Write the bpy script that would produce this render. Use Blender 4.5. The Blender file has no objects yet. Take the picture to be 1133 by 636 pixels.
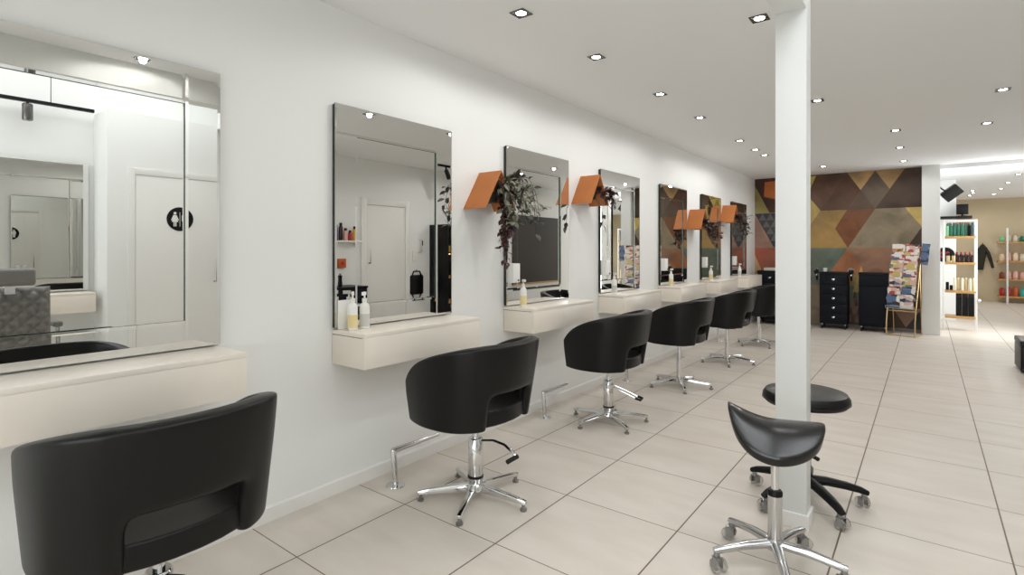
import bpy, bmesh, math, random
from mathutils import Vector, Matrix
PI = math.pi
S = bpy.context.scene
COL = S.collection
random.seed(11)

# ------------------------------------------------------------------ helpers
def lin(c):
    return tuple((v/12.92 if v <= .04045 else ((v+.055)/1.055)**2.4) for v in (x/255. for x in c))

MATS = {}
def mat(name, rgb, rough=.5, metal=0., bump=0., bscale=40., var=0., vscale=6., spec=.5, trans=0., emit=0., coat=0., ior=1.45):
    """plain principled surface with optional noise colour variation and noise bump (rgb in sRGB 0-255)"""
    if name in MATS: return MATS[name]
    m = bpy.data.materials.new(name); m.use_nodes = True
    nt = m.node_tree; b = nt.nodes['Principled BSDF']
    c = lin(rgb)
    b.inputs['Base Color'].default_value = (*c, 1)
    b.inputs['Roughness'].default_value = rough
    b.inputs['Metallic'].default_value = metal
    b.inputs['Specular IOR Level'].default_value = spec
    b.inputs['IOR'].default_value = ior
    if trans: b.inputs['Transmission Weight'].default_value = trans
    if coat: b.inputs['Coat Weight'].default_value = coat
    if emit:
        b.inputs['Emission Color'].default_value = (*c, 1); b.inputs['Emission Strength'].default_value = emit
    if var or bump:
        tc = nt.nodes.new('ShaderNodeTexCoord')
    if var:
        n = nt.nodes.new('ShaderNodeTexNoise'); n.inputs['Scale'].default_value = vscale; n.inputs['Detail'].default_value = 5
        r = nt.nodes.new('ShaderNodeMapRange')
        r.inputs['From Min'].default_value = .3; r.inputs['From Max'].default_value = .7
        r.inputs['To Min'].default_value = 1-var; r.inputs['To Max'].default_value = 1+var
        mx = nt.nodes.new('ShaderNodeMix'); mx.data_type = 'RGBA'; mx.blend_type = 'MULTIPLY'
        mx.inputs['Factor'].default_value = 1
        mx.inputs['A'].default_value = (*c, 1)
        nt.links.new(tc.outputs['Object'], n.inputs['Vector']); nt.links.new(n.outputs['Fac'], r.inputs['Value'])
        nt.links.new(r.outputs['Result'], mx.inputs['B']); nt.links.new(mx.outputs['Result'], b.inputs['Base Color'])
    if bump:
        n2 = nt.nodes.new('ShaderNodeTexNoise'); n2.inputs['Scale'].default_value = bscale; n2.inputs['Detail'].default_value = 4
        bp = nt.nodes.new('ShaderNodeBump'); bp.inputs['Strength'].default_value = bump; bp.inputs['Distance'].default_value = .01
        nt.links.new(tc.outputs['Object'], n2.inputs['Vector']); nt.links.new(n2.outputs['Fac'], bp.inputs['Height'])
        nt.links.new(bp.outputs['Normal'], b.inputs['Normal'])
    MATS[name] = m
    return m

def tagp(o, label=None, cat=None, group=None, kind=None):
    if label: o['label'] = label
    if cat: o['category'] = cat
    if group: o['group'] = group
    if kind: o['kind'] = kind
    return o

def thing(name, label, cat, loc=(0, 0, 0), rotz=0., group=None):
    o = bpy.data.objects.new(name, None); COL.objects.link(o)
    o.empty_display_size = .05
    o.location = loc; o.rotation_euler = (0, 0, rotz)
    return tagp(o, label, cat, group)

def obj(name, bm, m, parent=None, bevel=0., seg=2, smooth=True, ang=40, rec=True):
    if rec: bmesh.ops.recalc_face_normals(bm, faces=bm.faces[:])
    if bevel:
        es = [e for e in bm.edges if len(e.link_faces) == 2 and e.calc_face_angle(0) > math.radians(35)]
        if es: bmesh.ops.bevel(bm, geom=es, offset=bevel, segments=seg, profile=.6, affect='EDGES', clamp_overlap=True)
    me = bpy.data.meshes.new(name); bm.to_mesh(me); bm.free()
    for mm in (m if isinstance(m, (list, tuple)) else [m]): me.materials.append(mm)
    if smooth:
        me.shade_smooth(); me.set_sharp_from_angle(angle=math.radians(ang))
    o = bpy.data.objects.new(name, me); COL.objects.link(o)
    if parent: o.parent = parent
    return o

def struct(name, bm, m, parent=None, **k):
    o = obj(name, bm, m, parent, **k)
    if not parent: o['kind'] = 'structure'
    return o

def B(): return bmesh.new()

def box(bm, x0, x1, y0, y1, z0, z1, M=None):
    v = [bm.verts.new(p) for p in ((x0,y0,z0),(x1,y0,z0),(x1,y1,z0),(x0,y1,z0),(x0,y0,z1),(x1,y0,z1),(x1,y1,z1),(x0,y1,z1))]
    for f in ((3,2,1,0),(4,5,6,7),(0,1,5,4),(1,2,6,5),(2,3,7,6),(3,0,4,7)): bm.faces.new([v[i] for i in f])
    if M is not None: bmesh.ops.transform(bm, matrix=M, verts=v)
    return bm

def bx(*a, M=None): return box(B(), *a, M=M)

def prism(bm, pts, h0, h1, axis='z', M=None):
    """closed outline pts (2-D) extruded from h0 to h1 along axis"""
    def P(a, b, h): return {'z': (a, b, h), 'y': (a, h, b), 'x': (h, a, b)}[axis]
    lo = [bm.verts.new(P(a, b, h0)) for a, b in pts]; hi = [bm.verts.new(P(a, b, h1)) for a, b in pts]
    n = len(pts)
    bm.faces.new(lo[::-1]); bm.faces.new(hi)
    for i in range(n): bm.faces.new((lo[i], lo[(i+1) % n], hi[(i+1) % n], hi[i]))
    if M is not None: bmesh.ops.transform(bm, matrix=M, verts=lo+hi)
    return bm

def lathe(bm, prof, seg=24, c=(0, 0, 0), M=None):
    """profile [(r,z),...] spun round z"""
    rings = []; vs = []
    for r, z in prof:
        if r < 1e-5:
            ring = [bm.verts.new((c[0], c[1], c[2]+z))]
        else:
            ring = [bm.verts.new((c[0]+r*math.cos(2*PI*k/seg), c[1]+r*math.sin(2*PI*k/seg), c[2]+z)) for k in range(seg)]
        rings.append(ring); vs += ring
    for a, b in zip(rings, rings[1:]):
        for k in range(seg):
            k2 = (k+1) % seg
            f = [a[k % len(a)], a[k2 % len(a)], b[k2 % len(b)], b[k % len(b)]]
            f2 = []
            for v in f:
                if v not in f2: f2.append(v)
            if len(f2) > 2:
                try: bm.faces.new(f2)
                except ValueError: pass
    for ring, rev in ((rings[0], True), (rings[-1], False)):
        if len(ring) > 2: bm.faces.new(ring[::-1] if rev else ring)
    if M is not None: bmesh.ops.transform(bm, matrix=M, verts=vs)
    return bm

def tube(bm, pts, r, seg=10, flat=1.):
    """round bar along a polyline; r one radius or one per point"""
    pts = [Vector(p) for p in pts]; n = len(pts)
    rs = r if isinstance(r, (list, tuple)) else [r]*n
    rings = []; up = None
    for i, p in enumerate(pts):
        if i == 0: d = pts[1]-pts[0]
        elif i == n-1: d = pts[-1]-pts[-2]
        else: d = (pts[i+1]-p).normalized()+(p-pts[i-1]).normalized()
        d.normalize()
        if up is None:
            up = Vector((0, 0, 1)) if abs(d.z) < .9 else Vector((1, 0, 0))
        s_ = d.cross(up).normalized(); u_ = s_.cross(d).normalized(); up = u_
        rings.append([bm.verts.new(p+s_*rs[i]*math.cos(2*PI*k/seg)+u_*rs[i]*flat*math.sin(2*PI*k/seg)) for k in range(seg)])
    for a, b in zip(rings, rings[1:]):
        for k in range(seg): bm.faces.new((a[k], a[(k+1) % seg], b[(k+1) % seg], b[k]))
    bm.faces.new(rings[0][::-1]); bm.faces.new(rings[-1])
    return bm

def arc(c, r, a0, a1, n, f):  # helper: points on an arc, f maps (x,y)->3-D
    return [f(c[0]+r*math.cos(a0+(a1-a0)*i/n), c[1]+r*math.sin(a0+(a1-a0)*i/n)) for i in range(n+1)]

def dup(root, loc, rotz=None, label=None, group=None):
    r = root.copy(); COL.objects.link(r); r.location = loc
    if rotz is not None: r.rotation_euler = (0, 0, rotz)
    if label: r['label'] = label
    if group: r['group'] = group
    for ch in list(root.children):
        c = ch.copy(); COL.objects.link(c); c.parent = r
        for g in list(ch.children):
            d = g.copy(); COL.objects.link(d); d.parent = c
    return r

def T(x, y, z): return Matrix.Translation((x, y, z))
def R(a, ax): return Matrix.Rotation(a, 4, ax)

# ------------------------------------------------------------------ materials
WHITE = mat('white_wall_paint', (237, 238, 236), .6, spec=.25)
CEIL = mat('ceiling_paint', (243, 244, 244), .7, spec=.2)
SKIRT = mat('white_gloss_paint', (236, 235, 232), .3)
BEIGE = mat('beige_wall_paint', (206, 190, 160), .7, var=.03, vscale=1.5, spec=.2)
CREAM = mat('cream_laminate', (241, 233, 221), .28, var=.015, vscale=8)
GAPM = mat('shadow_gap_edge', (120, 110, 98), .6)
LEATHER = mat('black_leather', (20, 19, 18), .36, bump=.06, bscale=500, spec=.26)
PIPING = mat('black_piping', (20, 20, 20), .3)
QUILT = mat('grey_leather', (118, 116, 113), .45, bump=.15, bscale=200)
CHROME = mat('chrome', (214, 214, 214), .09, metal=1.)
ALU = mat('polished_aluminium', (196, 196, 196), .2, metal=1.)
STEEL = mat('brushed_steel', (150, 150, 150), .3, metal=1.)
DSTEEL = mat('dark_bezel', (112, 110, 108), .25, metal=1.)
BLACK = mat('black_plastic', (14, 14, 15), .4, spec=.25)
NAVY = mat('black_blue_laminate', (15, 18, 27), .55, spec=.2)
MATTE = mat('matt_black', (24, 23, 22), .7)
RUBBER = mat('dark_rubber', (28, 28, 28), .8)
COPPER = mat('copper_orange_metal', (188, 116, 62), .55, metal=.1, var=.05, vscale=9)
COPPERIN = mat('copper_inside', (120, 72, 44), .5, metal=.3)
PLASTIC = mat('white_plastic', (238, 237, 233), .35)
LABELY = mat('yellow_label', (232, 214, 160), .5)
LABELG = mat('grey_label', (206, 206, 202), .5)
OAK = mat('oak_board', (190, 146, 88), .45, var=.1, vscale=14)
GOLD = mat('brass_tube', (196, 168, 118), .3, metal=.8)
MIRROR = mat('mirror_silver', (226, 226, 223), .0, metal=1.)
MEDGE = mat('mirror_glass_edge', (30, 62, 44), .12, spec=.8)
MBACK = mat('mirror_backing', (44, 42, 40), .5)
GLASS = mat('clear_glass', (250, 252, 251), .0, trans=1., ior=1.02)
CLEARP = mat('clear_caster_plastic', (238, 237, 234), .1, trans=.85, ior=1.2)
LAMP = mat('lamp_lens', (255, 246, 232), .3, emit=14.)
WARMGLOW = mat('warm_shelf_light', (255, 205, 120), .4, emit=3.)
GREENB = mat('green_bottle', (22, 112, 88), .25)
TEALB = mat('teal_bottle', (60, 168, 158), .4)
AMBER = mat('dark_amber_glass', (52, 26, 16), .15)
GOLDB = mat('pale_gold_bottle', (206, 188, 138), .3)
CREAMB = mat('cream_bottle', (222, 216, 198), .35)
PINKB = mat('pink_bottle', (228, 178, 166), .45)
PEACHB = mat('peach_bottle', (238, 214, 186), .45)
REDB = mat('red_bottle', (170, 34, 34), .4)
BROWNB = mat('brown_bottle', (128, 62, 44), .4)
LGREEN = mat('light_green_bottle', (128, 200, 150), .4)
PURPB = mat('purple_bottle', (84, 66, 130), .4)
YELB = mat('yellow_bottle', (224, 178, 58), .4)
ORANGEB = mat('orange_box', (192, 92, 40), .5)
JACKET = mat('dark_green_cloth', (44, 44, 36), .9, bump=.3, bscale=60)
TOWEL = mat('white_towel', (230, 228, 224), .95, bump=.4, bscale=150)
POT = mat('dark_pot', (38, 32, 28), .6)
STEM = mat('plant_stem', (70, 46, 40), .7)

def leaf_mat(name, c1, c2):
    m = bpy.data.materials.new(name); m.use_nodes = True; nt = m.node_tree; b = nt.nodes['Principled BSDF']
    g = nt.nodes.new('ShaderNodeNewGeometry')
    r = nt.nodes.new('ShaderNodeValToRGB')
    r.color_ramp.elements[0].position = .25; r.color_ramp.elements[0].color = (*lin(c1), 1)
    r.color_ramp.elements[1].position = .8; r.color_ramp.elements[1].color = (*lin(c2), 1)
    nt.links.new(g.outputs['Random Per Island'], r.inputs['Fac']); nt.links.new(r.outputs['Color'], b.inputs['Base Color'])
    b.inputs['Roughness'].default_value = .5
    return m
LEAF = leaf_mat('variegated_leaf', (58, 62, 50), (140, 140, 120))
LEAFP = leaf_mat('purple_leaf', (50, 24, 26), (92, 54, 52))
LEAFD = leaf_mat('dark_leaf', (40, 36, 30), (92, 86, 70))

def tile_mat():
    m = bpy.data.materials.new('beige_porcelain_tile'); m.use_nodes = True
    nt = m.node_tree; N = nt.nodes; L = nt.links; b = N['Principled BSDF']
    tc = N.new('ShaderNodeTexCoord'); sp = N.new('ShaderNodeSeparateXYZ'); L.new(tc.outputs['Object'], sp.inputs[0])
    def math_(op, a, bb=None):
        n = N.new('ShaderNodeMath'); n.operation = op
        for i, v in enumerate((a, bb)):
            if v is None: continue
            if hasattr(v, 'links'): L.new(v, n.inputs[i])
            else: n.inputs[i].default_value = v
        return n.outputs[0]
    def grid(s, off, size):
        u = math_('DIVIDE', math_('SUBTRACT', s, off), size)
        fl = math_('FLOOR', u); fr = math_('SUBTRACT', u, fl)
        d = math_('MULTIPLY', math_('MINIMUM', fr, math_('SUBTRACT', 1., fr)), size)   # metres to nearest joint
        return fl, d
    ix, dx = grid(sp.outputs['X'], .394, .6045)
    iy, dy = grid(sp.outputs['Y'], 1.254, .6)
    gx = math_('LESS_THAN', dx, .0033); gy = math_('LESS_THAN', dy, .0024)
    gm = math_('MAXIMUM', gx, gy)
    cb = N.new('ShaderNodeCombineXYZ'); L.new(ix, cb.inputs[0]); L.new(iy, cb.inputs[1])
    wn = N.new('ShaderNodeTexWhiteNoise'); wn.noise_dimensions = '2D'; L.new(cb.outputs[0], wn.inputs['Vector'])
    # cloudy stone look, shifted per tile
    ad = N.new('ShaderNodeVectorMath'); ad.operation = 'MULTIPLY_ADD'
    L.new(wn.outputs['Color'], ad.inputs[0]); ad.inputs[1].default_value = (9, 9, 9); L.new(tc.outputs['Object'], ad.inputs[2])
    mp = N.new('ShaderNodeMapping'); mp.inputs['Scale'].default_value = (1.3, 4., 1.); L.new(ad.outputs[0], mp.inputs[0])
    ns = N.new('ShaderNodeTexNoise'); ns.inputs['Scale'].default_value = 1.6; ns.inputs['Detail'].default_value = 6; L.new(mp.outputs[0], ns.inputs['Vector'])
    rp = N.new('ShaderNodeValToRGB')
    rp.color_ramp.elements[0].position = .3; rp.color_ramp.elements[0].color = (*lin((207, 198, 187)), 1)
    rp.color_ramp.elements[1].position = .7; rp.color_ramp.elements[1].color = (*lin((219, 211, 201)), 1)
    L.new(ns.outputs['Fac'], rp.inputs[0])
    mx = N.new('ShaderNodeMix'); mx.data_type = 'RGBA'; L.new(gm, mx.inputs['Factor'])
    L.new(rp.outputs['Color'], mx.inputs['A']); mx.inputs['B'].default_value = (*lin((104, 88, 72)), 1)
    L.new(mx.outputs['Result'], b.inputs['Base Color'])
    b.inputs['Roughness'].default_value = .42; b.inputs['Specular IOR Level'].default_value = .35
    return m
TILE = tile_mat()

def mural_mat():
    m = bpy.data.materials.new('geometric_wallpaper'); m.use_nodes = True
    nt = m.node_tree; N = nt.nodes; L = nt.links; b = N['Principled BSDF']
    at = N.new('ShaderNodeAttribute'); at.attribute_name = 'Col'
    tc = N.new('ShaderNodeTexCoord')
    n1 = N.new('ShaderNodeTexNoise'); n1.inputs['Scale'].default_value = 2.2; n1.inputs['Detail'].default_value = 8; n1.inputs['Distortion'].default_value = 1.2
    L.new(tc.outputs['Object'], n1.inputs['Vector'])
    mr = N.new('ShaderNodeMapRange'); mr.inputs['From Min'].default_value = .3; mr.inputs['From Max'].default_value = .7
    mr.inputs['To Min'].default_value = .78; mr.inputs['To Max'].default_value = 1.5
    L.new(n1.outputs['Fac'], mr.inputs['Value'])
    mx = N.new('ShaderNodeMix'); mx.data_type = 'RGBA'; mx.blend_type = 'MULTIPLY'; mx.inputs['Factor'].default_value = 1
    L.new(at.outputs['Color'], mx.inputs['A']); L.new(mr.outputs['Result'], mx.inputs['B'])
    n2 = N.new('ShaderNodeTexNoise'); n2.inputs['Scale'].default_value = 1.3; n2.inputs['Detail'].default_value = 3
    L.new(tc.outputs['Object'], n2.inputs['Vector'])
    m2 = N.new('ShaderNodeMapRange'); m2.inputs['From Min'].default_value = .45; m2.inputs['From Max'].default_value = .7
    m2.inputs['To Min'].default_value = 0; m2.inputs['To Max'].default_value = .5; L.new(n2.outputs['Fac'], m2.inputs['Value'])
    mz = N.new('ShaderNodeMix'); mz.data_type = 'RGBA'; L.new(m2.outputs['Result'], mz.inputs['Factor'])
    L.new(mx.outputs['Result'], mz.inputs['A']); mz.inputs['B'].default_value = (*lin((112, 100, 82)), 1)
    L.new(mz.outputs['Result'], b.inputs['Base Color'])
    b.inputs['Roughness'].default_value = .65; b.inputs['Specular IOR Level'].default_value = .25
    return m

def mag_mat(i, cols):
    m = bpy.data.materials.new('magazine_cover'); m.use_nodes = True
    nt = m.node_tree; N = nt.nodes; L = nt.links; b = N['Principled BSDF']
    tc = N.new('ShaderNodeTexCoord'); mp = N.new('ShaderNodeMapping'); mp.inputs['Location'].default_value = (i*3.1, i*1.7, i)
    mp.inputs['Scale'].default_value = (1, 1, 1.8)
    L.new(tc.outputs['Object'], mp.inputs[0])
    v = N.new('ShaderNodeTexVoronoi'); v.distance = 'CHEBYCHEV'; v.inputs['Scale'].default_value = 12; v.inputs['Randomness'].default_value = .8; L.new(mp.outputs[0], v.inputs['Vector'])
    sp = N.new('ShaderNodeSeparateColor'); L.new(v.outputs['Color'], sp.inputs[0])
    r = N.new('ShaderNodeValToRGB'); r.color_ramp.interpolation = 'CONSTANT'
    els = r.color_ramp.elements
    while len(els) < len(cols): els.new(.5)
    for k, c in enumerate(cols): els[k].position = k/len(cols); els[k].color = (*lin(c), 1)
    L.new(sp.outputs[0], r.inputs[0]); L.new(r.outputs['Color'], b.inputs['Base Color'])
    b.inputs['Roughness'].default_value = .3
    return m
W_, K_, R_, BL_, Y_, P_, G_, O_ = (236,232,226), (62,56,56), (186,86,80), (92,116,150), (214,190,120), (222,186,176), (128,140,112), (200,140,96)
MAGS = [mag_mat(i, c) for i, c in enumerate([(W_, O_, W_, Y_, K_), (W_, BL_, W_, P_, K_), (BL_, W_, BL_, W_, R_), (R_, W_, P_, W_, K_), (W_, P_, W_, Y_, G_), (W_, Y_, W_, R_, W_), (BL_, W_, K_, BL_, P_), (P_, W_, R_, W_, Y_)])]

# ------------------------------------------------------------------ setting
H = 2.62            # main ceiling
YB = 10.65          # back wall with the mural
XR = 3.95           # right-hand wall opposite the stations
YF = -3.2           # shop front behind the camera
YE = 18.3           # far beige wall
XE = 7.2            # street side of the retail area

struct('floor', bx(-.1, XE+.1, YF, YE+.1, -.1, 0), TILE, smooth=False)
struct('wall_left', bx(-.12, 0, YF, YB+.12, 0, H), WHITE, smooth=False)
b = B(); prism(b, [(0, 0), (.014, 0), (.014, .066), (.008, .074), (0, .074)], YF, YB, 'y')
struct('baseboard_left', b, SKIRT, smooth=False)

# ceiling with the raised skylight bay over the far side of the camera end
BX0, BX1 = 1.946, 2.08      # beam / pillar width
SKY = 3.0                   # far edge of the raised bay
HT = 3.35
b = B()
box(b, -.12, BX0+.02, YF, SKY, H, H+.1)
box(b, -.12, XE+.1, SKY, YE+.1, H, H+.1)
struct('ceiling', b, CEIL, smooth=False)
b = B()
box(b, BX1-.06, BX1, YF, SKY, H, HT)
box(b, BX1, XR+.12, SKY, SKY+.1, H+.1, HT)
struct('wall_skylight', b, WHITE, smooth=False)
b = B()
sx0, sx1, sy0, sy1 = 2.35, 3.7, -2.6, 2.6
box(b, BX1-.06, XR+.12, YF, sy0, HT, HT+.1); box(b, BX1-.06, XR+.12, sy1, SKY+.1, HT, HT+.1)
box(b, BX1-.06, sx0, sy0, sy1, HT, HT+.1); box(b, sx1, XR+.12, sy0, sy1, HT, HT+.1)
struct('ceiling_raised', b, WHITE, smooth=False)
w = thing('window_1', 'skylight over the raised ceiling bay', 'window', (0, 0, 0)); w['kind'] = 'structure'
b = B()
for x in (sx0+.02, (sx0+sx1)/2, sx1-.02): box(b, x-.02, x+.02, sy0, sy1, HT+.02, HT+.08)
for k in range(5):
    y = sy0+.02+(sy1-sy0-.04)*k/4; box(b, sx0, sx1, y-.02, y+.02, HT+.021, HT+.079)
obj('window_frame', b, SKIRT, w, smooth=False)
obj('pane', bx(sx0, sx1, sy0, sy1, HT+.045, HT+.05), GLASS, w, smooth=False)

# beam and pillar
PY0, PY1 = 2.83, 2.945
struct('trim_beam', bx(BX0, BX1, YF, PY0, 2.445, H+.1), WHITE, bevel=.003)
p = struct('pillar', bx(BX0, BX1, PY0, PY1, 0, H+.05), mat('pillar_paint', (222, 223, 221), .5, spec=.3), bevel=.003)
b = B(); box(b, BX0-.012, BX1+.012, PY0-.012, PY1+.012, 0, .07)
obj('skirting', b, SKIRT, p, bevel=.003)

# right-hand wall, opposite the stations
b = B()
box(b, XR, XR+.12, YF, 10.4, 0, HT); box(b, XR, XR+.12, 11.8, 12.6, 0, HT); box(b, XR, XR+.12, 10.4, 11.8, 0, .4); box(b, XR, XR+.12, 10.4, 11.8, 2.4, HT)
struct('wall_right', b, WHITE, smooth=False)
w = thing('added_side_window', 'unseen window added to the right wall to brighten the mural end', 'window', (XR+.06, 0, 0)); w['kind'] = 'structure'  # added out of view as an extra light source for the mid-room
b = B()
for y in (10.42, 11.1, 11.78): box(b, -.03, .03, y-.025, y+.025, .4, 2.4)
for z in (.42, 2.38): box(b, -.029, .029, 10.4, 11.8, z-.025, z+.025)
obj('window_frame', b, SKIRT, w, smooth=False)
obj('pane', bx(-.004, .004, 10.4, 11.8, .4, 2.4), GLASS, w, smooth=False)
struct('baseboard_right', bx(XR-.014, XR, 3.32, 12.6, 0, .074), SKIRT, smooth=False)
WX = 3.55
struct('wall_restroom', bx(WX, XR, 1.65, 3.3, 0, 2.63), WHITE, bevel=.003)
# front wall behind the camera; its window is added for soft ambient light
b = B()
box(b, -.12, XR+.12, YF-.12, YF, 0, .25); box(b, -.12, XR+.12, YF-.12, YF, 2.5, HT)
box(b, -.12, .2, YF-.12, YF, .25, 2.5); box(b, XR-.2, XR+.12, YF-.12, YF, .25, 2.5)
struct('wall_front', b, WHITE, smooth=False)
w = thing('window_2', 'shop front window behind the viewpoint', 'window', (0, YF-.06, 0)); w['kind'] = 'structure'
b = B()
for x in (.23, 1.4, 2.6, XR-.23): box(b, x-.03, x+.03, -.04, .04, .25, 2.5)
for z in (.28, 2.47): box(b, .2, XR-.2, -.039, .039, z-.03, z+.03)
obj('window_frame', b, BLACK, w, smooth=False)
obj('pane', bx(.2, XR-.2, -.004, .004, .25, 2.5), GLASS, w, smooth=False)
# retail end: far wall, street side, side partition
struct('wall_far', bx(1.9, XE+.1, YE, YE+.1, 0, H), BEIGE, smooth=False)
b = B()
box(b, XE, XE+.1, 12.6, YE, 0, .3); box(b, XE, XE+.1, 12.6, YE, 2.5, H); box(b, XE, XE+.1, 12.6, 12.9, .3, 2.5); box(b, XE, XE+.1, 17.9, YE, .3, 2.5)
struct('wall_street', b, WHITE, smooth=False)
w = thing('added_retail_window', 'unseen window added at the retail end for ambient light', 'window', (XE+.05, 0, 0)); w['kind'] = 'structure'  # unseen opening, put in to carry daylight into the retail end
b = B()
for y in (12.93, 14.6, 16.2, 17.87): box(b, -.04, .04, y-.03, y+.03, .3, 2.5)
obj('window_frame', b, BLACK, w, smooth=False)
obj('pane', bx(-.004, .004, 12.9, 17.9, .3, 2.5), GLASS, w, smooth=False)
struct('wall_retail', bx(XR, XE+.1, 12.5, 12.6, 0, H), WHITE, smooth=False)
struct('wall_partition', bx(1.9, 2.0, YB+.14, YE, 0, H), WHITE, smooth=False)
# white pier at the end of the mural and white wall block behind the product shelf
struct('wall_pier', bx(2.465, 2.69, 10.5, YB+.13, 0, H), WHITE, bevel=.004)
struct('trim_header', bx(2.69, XR, 10.6, 10.75, 2.56, H), CEIL, smooth=False)
struct('wall_white_block', bx(2.0, 2.96, 12.95, 13.4, 0, H), WHITE, smooth=False)

# ---- back wall with the geometric mural
def mural():
    bm = B(); cl = bm.loops.layers.float_color.new('Col')
    def poly(pts, c, layer):
        y = YB-.0006*layer
        pts = [(max(0, min(2.465, x)), max(0, min(H, z))) for x, z in pts]
        vs = [bm.verts.new((x, y, z)) for x, z in pts]
        try: f = bm.faces.new(vs)
        except ValueError: return
        for l in f.loops: l[cl] = (*lin(c), 1)
    DB, TP, TAN, OC, RU, GT, TE, OR, NV, PK, RD, YL, VD = ((84,58,48), (98,84,76), (186,152,108), (150,122,74), (112,72,50), (132,120,100), (98,108,96), (158,106,74), (48,54,70), (156,124,106), (160,88,70), (184,162,98), (58,42,40))
    rnd = random.Random(5)
    pal = [DB, TP, OC, RU, GT, TE, OR, PK, OC, DB]
    zr = [2.63, 1.99, 1.345, .70, .055, -.59]
    # wallpaper base: lattice of large triangles
    for r in range(5):
        zt, zb = zr[r], zr[r+1]
        xt = 1.459 if r % 2 == 0 else 1.854
        xb = 1.854 if r % 2 == 0 else 1.459
        for k in range(-4, 4):
            x = xt+.79*k
            def clipd(pts, c):
                # clip polygon against x in [0, 2.465]
                def cut(ps, inside, isec):
                    out = []
                    for i in range(len(ps)):
                        a, d = ps[i-1], ps[i]
                        if inside(d):
                            if not inside(a): out.append(isec(a, d))
                            out.append(d)
                        elif inside(a): out.append(isec(a, d))
                    return out
                for lim, sg in ((0., 1), (2.465, -1)):
                    pts = cut(pts, lambda q: (q[0]-lim)*sg >= 0, lambda a, d: (lim, a[1]+(d[1]-a[1])*(lim-a[0])/(d[0]-a[0])))
                    if not pts: return
                poly(pts, c, 0)
            clipd([(x, zt), (x+.79, zt), (x+.395, zb)], rnd.choice(pal))
            clipd([(x, zt), (x+.395, zb), (x-.395, zb)], rnd.choice(pal))
    # the shapes the photograph shows
    P = lambda pts, c, l=1: poly(pts, c, l)
    P([(1.064,1.99),(1.459,2.62),(1.653,2.31),(1.459,1.99)], DB); P([(.67,2.62),(1.459,2.62),(1.064,1.99)], (92,66,54)); P([(.67,2.62),(1.064,1.99),(.9,1.99),(.56,2.45)], (92,66,54))
    P([(1.459,2.62),(1.854,2.62),(1.653,2.31)], TAN); P([(1.854,2.62),(2.251,2.62),(2.048,2.305)], TAN)
    P([(1.854,2.62),(2.048,2.305),(1.854,1.99),(1.653,2.31)], TP); P([(1.653,2.31),(1.854,1.99),(1.459,1.99)], (88,70,62))
    P([(2.251,2.62),(2.465,2.62),(2.465,1.99),(1.854,1.99)], VD)
    P([(.88,2.28),(1.064,1.99),(.88,1.70)], YL)
    P([(1.064,1.99),(1.459,1.99),(1.285,1.675),(1.471,1.345),(.67,1.345)], OC)
    P([(1.459,1.99),(1.854,1.99),(1.471,1.345),(1.285,1.675)], RU)
    P([(1.854,1.99),(2.251,1.99),(2.465,1.675),(2.273,1.345),(1.471,1.345)], GT)
    P([(2.251,1.99),(2.465,1.99),(2.465,1.675)], YL); P([(2.465,1.675),(2.465,1.345),(2.273,1.345)], VD)
    P([(.67,1.345),(1.471,1.345),(1.064,.70)], TE); P([(1.471,1.345),(1.064,.70),(1.72,.95)], OR)
    P([(1.471,1.345),(2.3,1.345),(2.0,.70),(1.72,.95)], (142,108,88)); P([(1.72,.95),(2.0,.70),(1.06,.70)], (150,128,84), 2)
    P([(1.66,1.04),(1.78,.6),(1.54,.6)], YL, 3)
    P([(2.094,.36),(2.465,.38),(2.263,.07)], PK, 2); P([(2.465,.38),(2.465,.0),(2.263,.07)], NV, 2); P([(2.0,.4),(2.094,.36),(2.263,.07),(2.0,0.03)], (66,46,44), 2)
    # small triangles
    def small(x0, x1, z0, z1, n, ca, cb, inv=False, l=3):
        w = (x1-x0)/n; h = (z1-z0)/n
        for r in range(n):
            for k in range(n-r):
                if not inv:
                    x = x0+w*(k+r/2); z = z0+h*r
                    P([(x, z), (x+w, z), (x+w/2, z+h)], ca if (k+r) % 2 else cb, l)
                    if k < n-r-1: P([(x+w/2, z+h), (x+w, z), (x+w*1.5, z+h)], cb if r % 2 else (110,88,72), l)
                else:
                    x = x0+w*(k+r/2); z = z1-h*r
                    P([(x, z), (x+w, z), (x+w/2, z-h)], ca, l)
                    if k < n-r-1: P([(x+w/2, z-h), (x+w, z), (x+w*1.5, z-h)], cb, l)
    small(1.46, 1.68, .1, .64, 4, (88,64,56), (132,106,92))
    P([(0,1.99),(.67,1.99),(.67,1.345),(0,1.345)], PK, 1)
    small(.0, .66, 1.345, 1.98, 5, NV, (92,92,92), True)
    P([(0,1.97),(.26,1.345),(0,1.345)], (150,116,104), 4)
    P([(0,2.5),(.25,1.99),(0,1.99)], (146,136,86), 2); P([(0,2.62),(.62,2.62),(.30,1.99),(.25,1.99),(0,2.5)], (70,50,42), 2)
    small(.5, 1.0, 1.99, 2.6, 4, (196,178,96), (152,132,72), True)
    P([(.9,2.22),(1.07,1.99),(.9,1.77)], YL, 6)
    P([(.17,2.555),(.62,2.57),(.47,2.20),(.155,2.287)], (178,104,54), 5)
    P([(0,1.345),(.67,1.345),(.4,.70),(.12,.70),(0,1.0)], RD, 2); P([(0,1.23),(.11,.95),(0,.9)], TAN, 3)
    bm2 = bm
    box_faces = B()
    o = obj('wall_back', bm2, mural_mat(), None, smooth=False, rec=False)
    for f in o.data.polygons: pass
    o['kind'] = 'structure'
    return o
mural()
struct('wall_core', bx(-.12, 2.465, YB+.002, YB+.12, 0, H), WHITE, smooth=False)
struct('baseboard_back', bx(0, 2.465, YB-.016, YB-.003, 0, .05), mat('grey_skirting', (120,112,108), .5), smooth=False)

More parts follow.
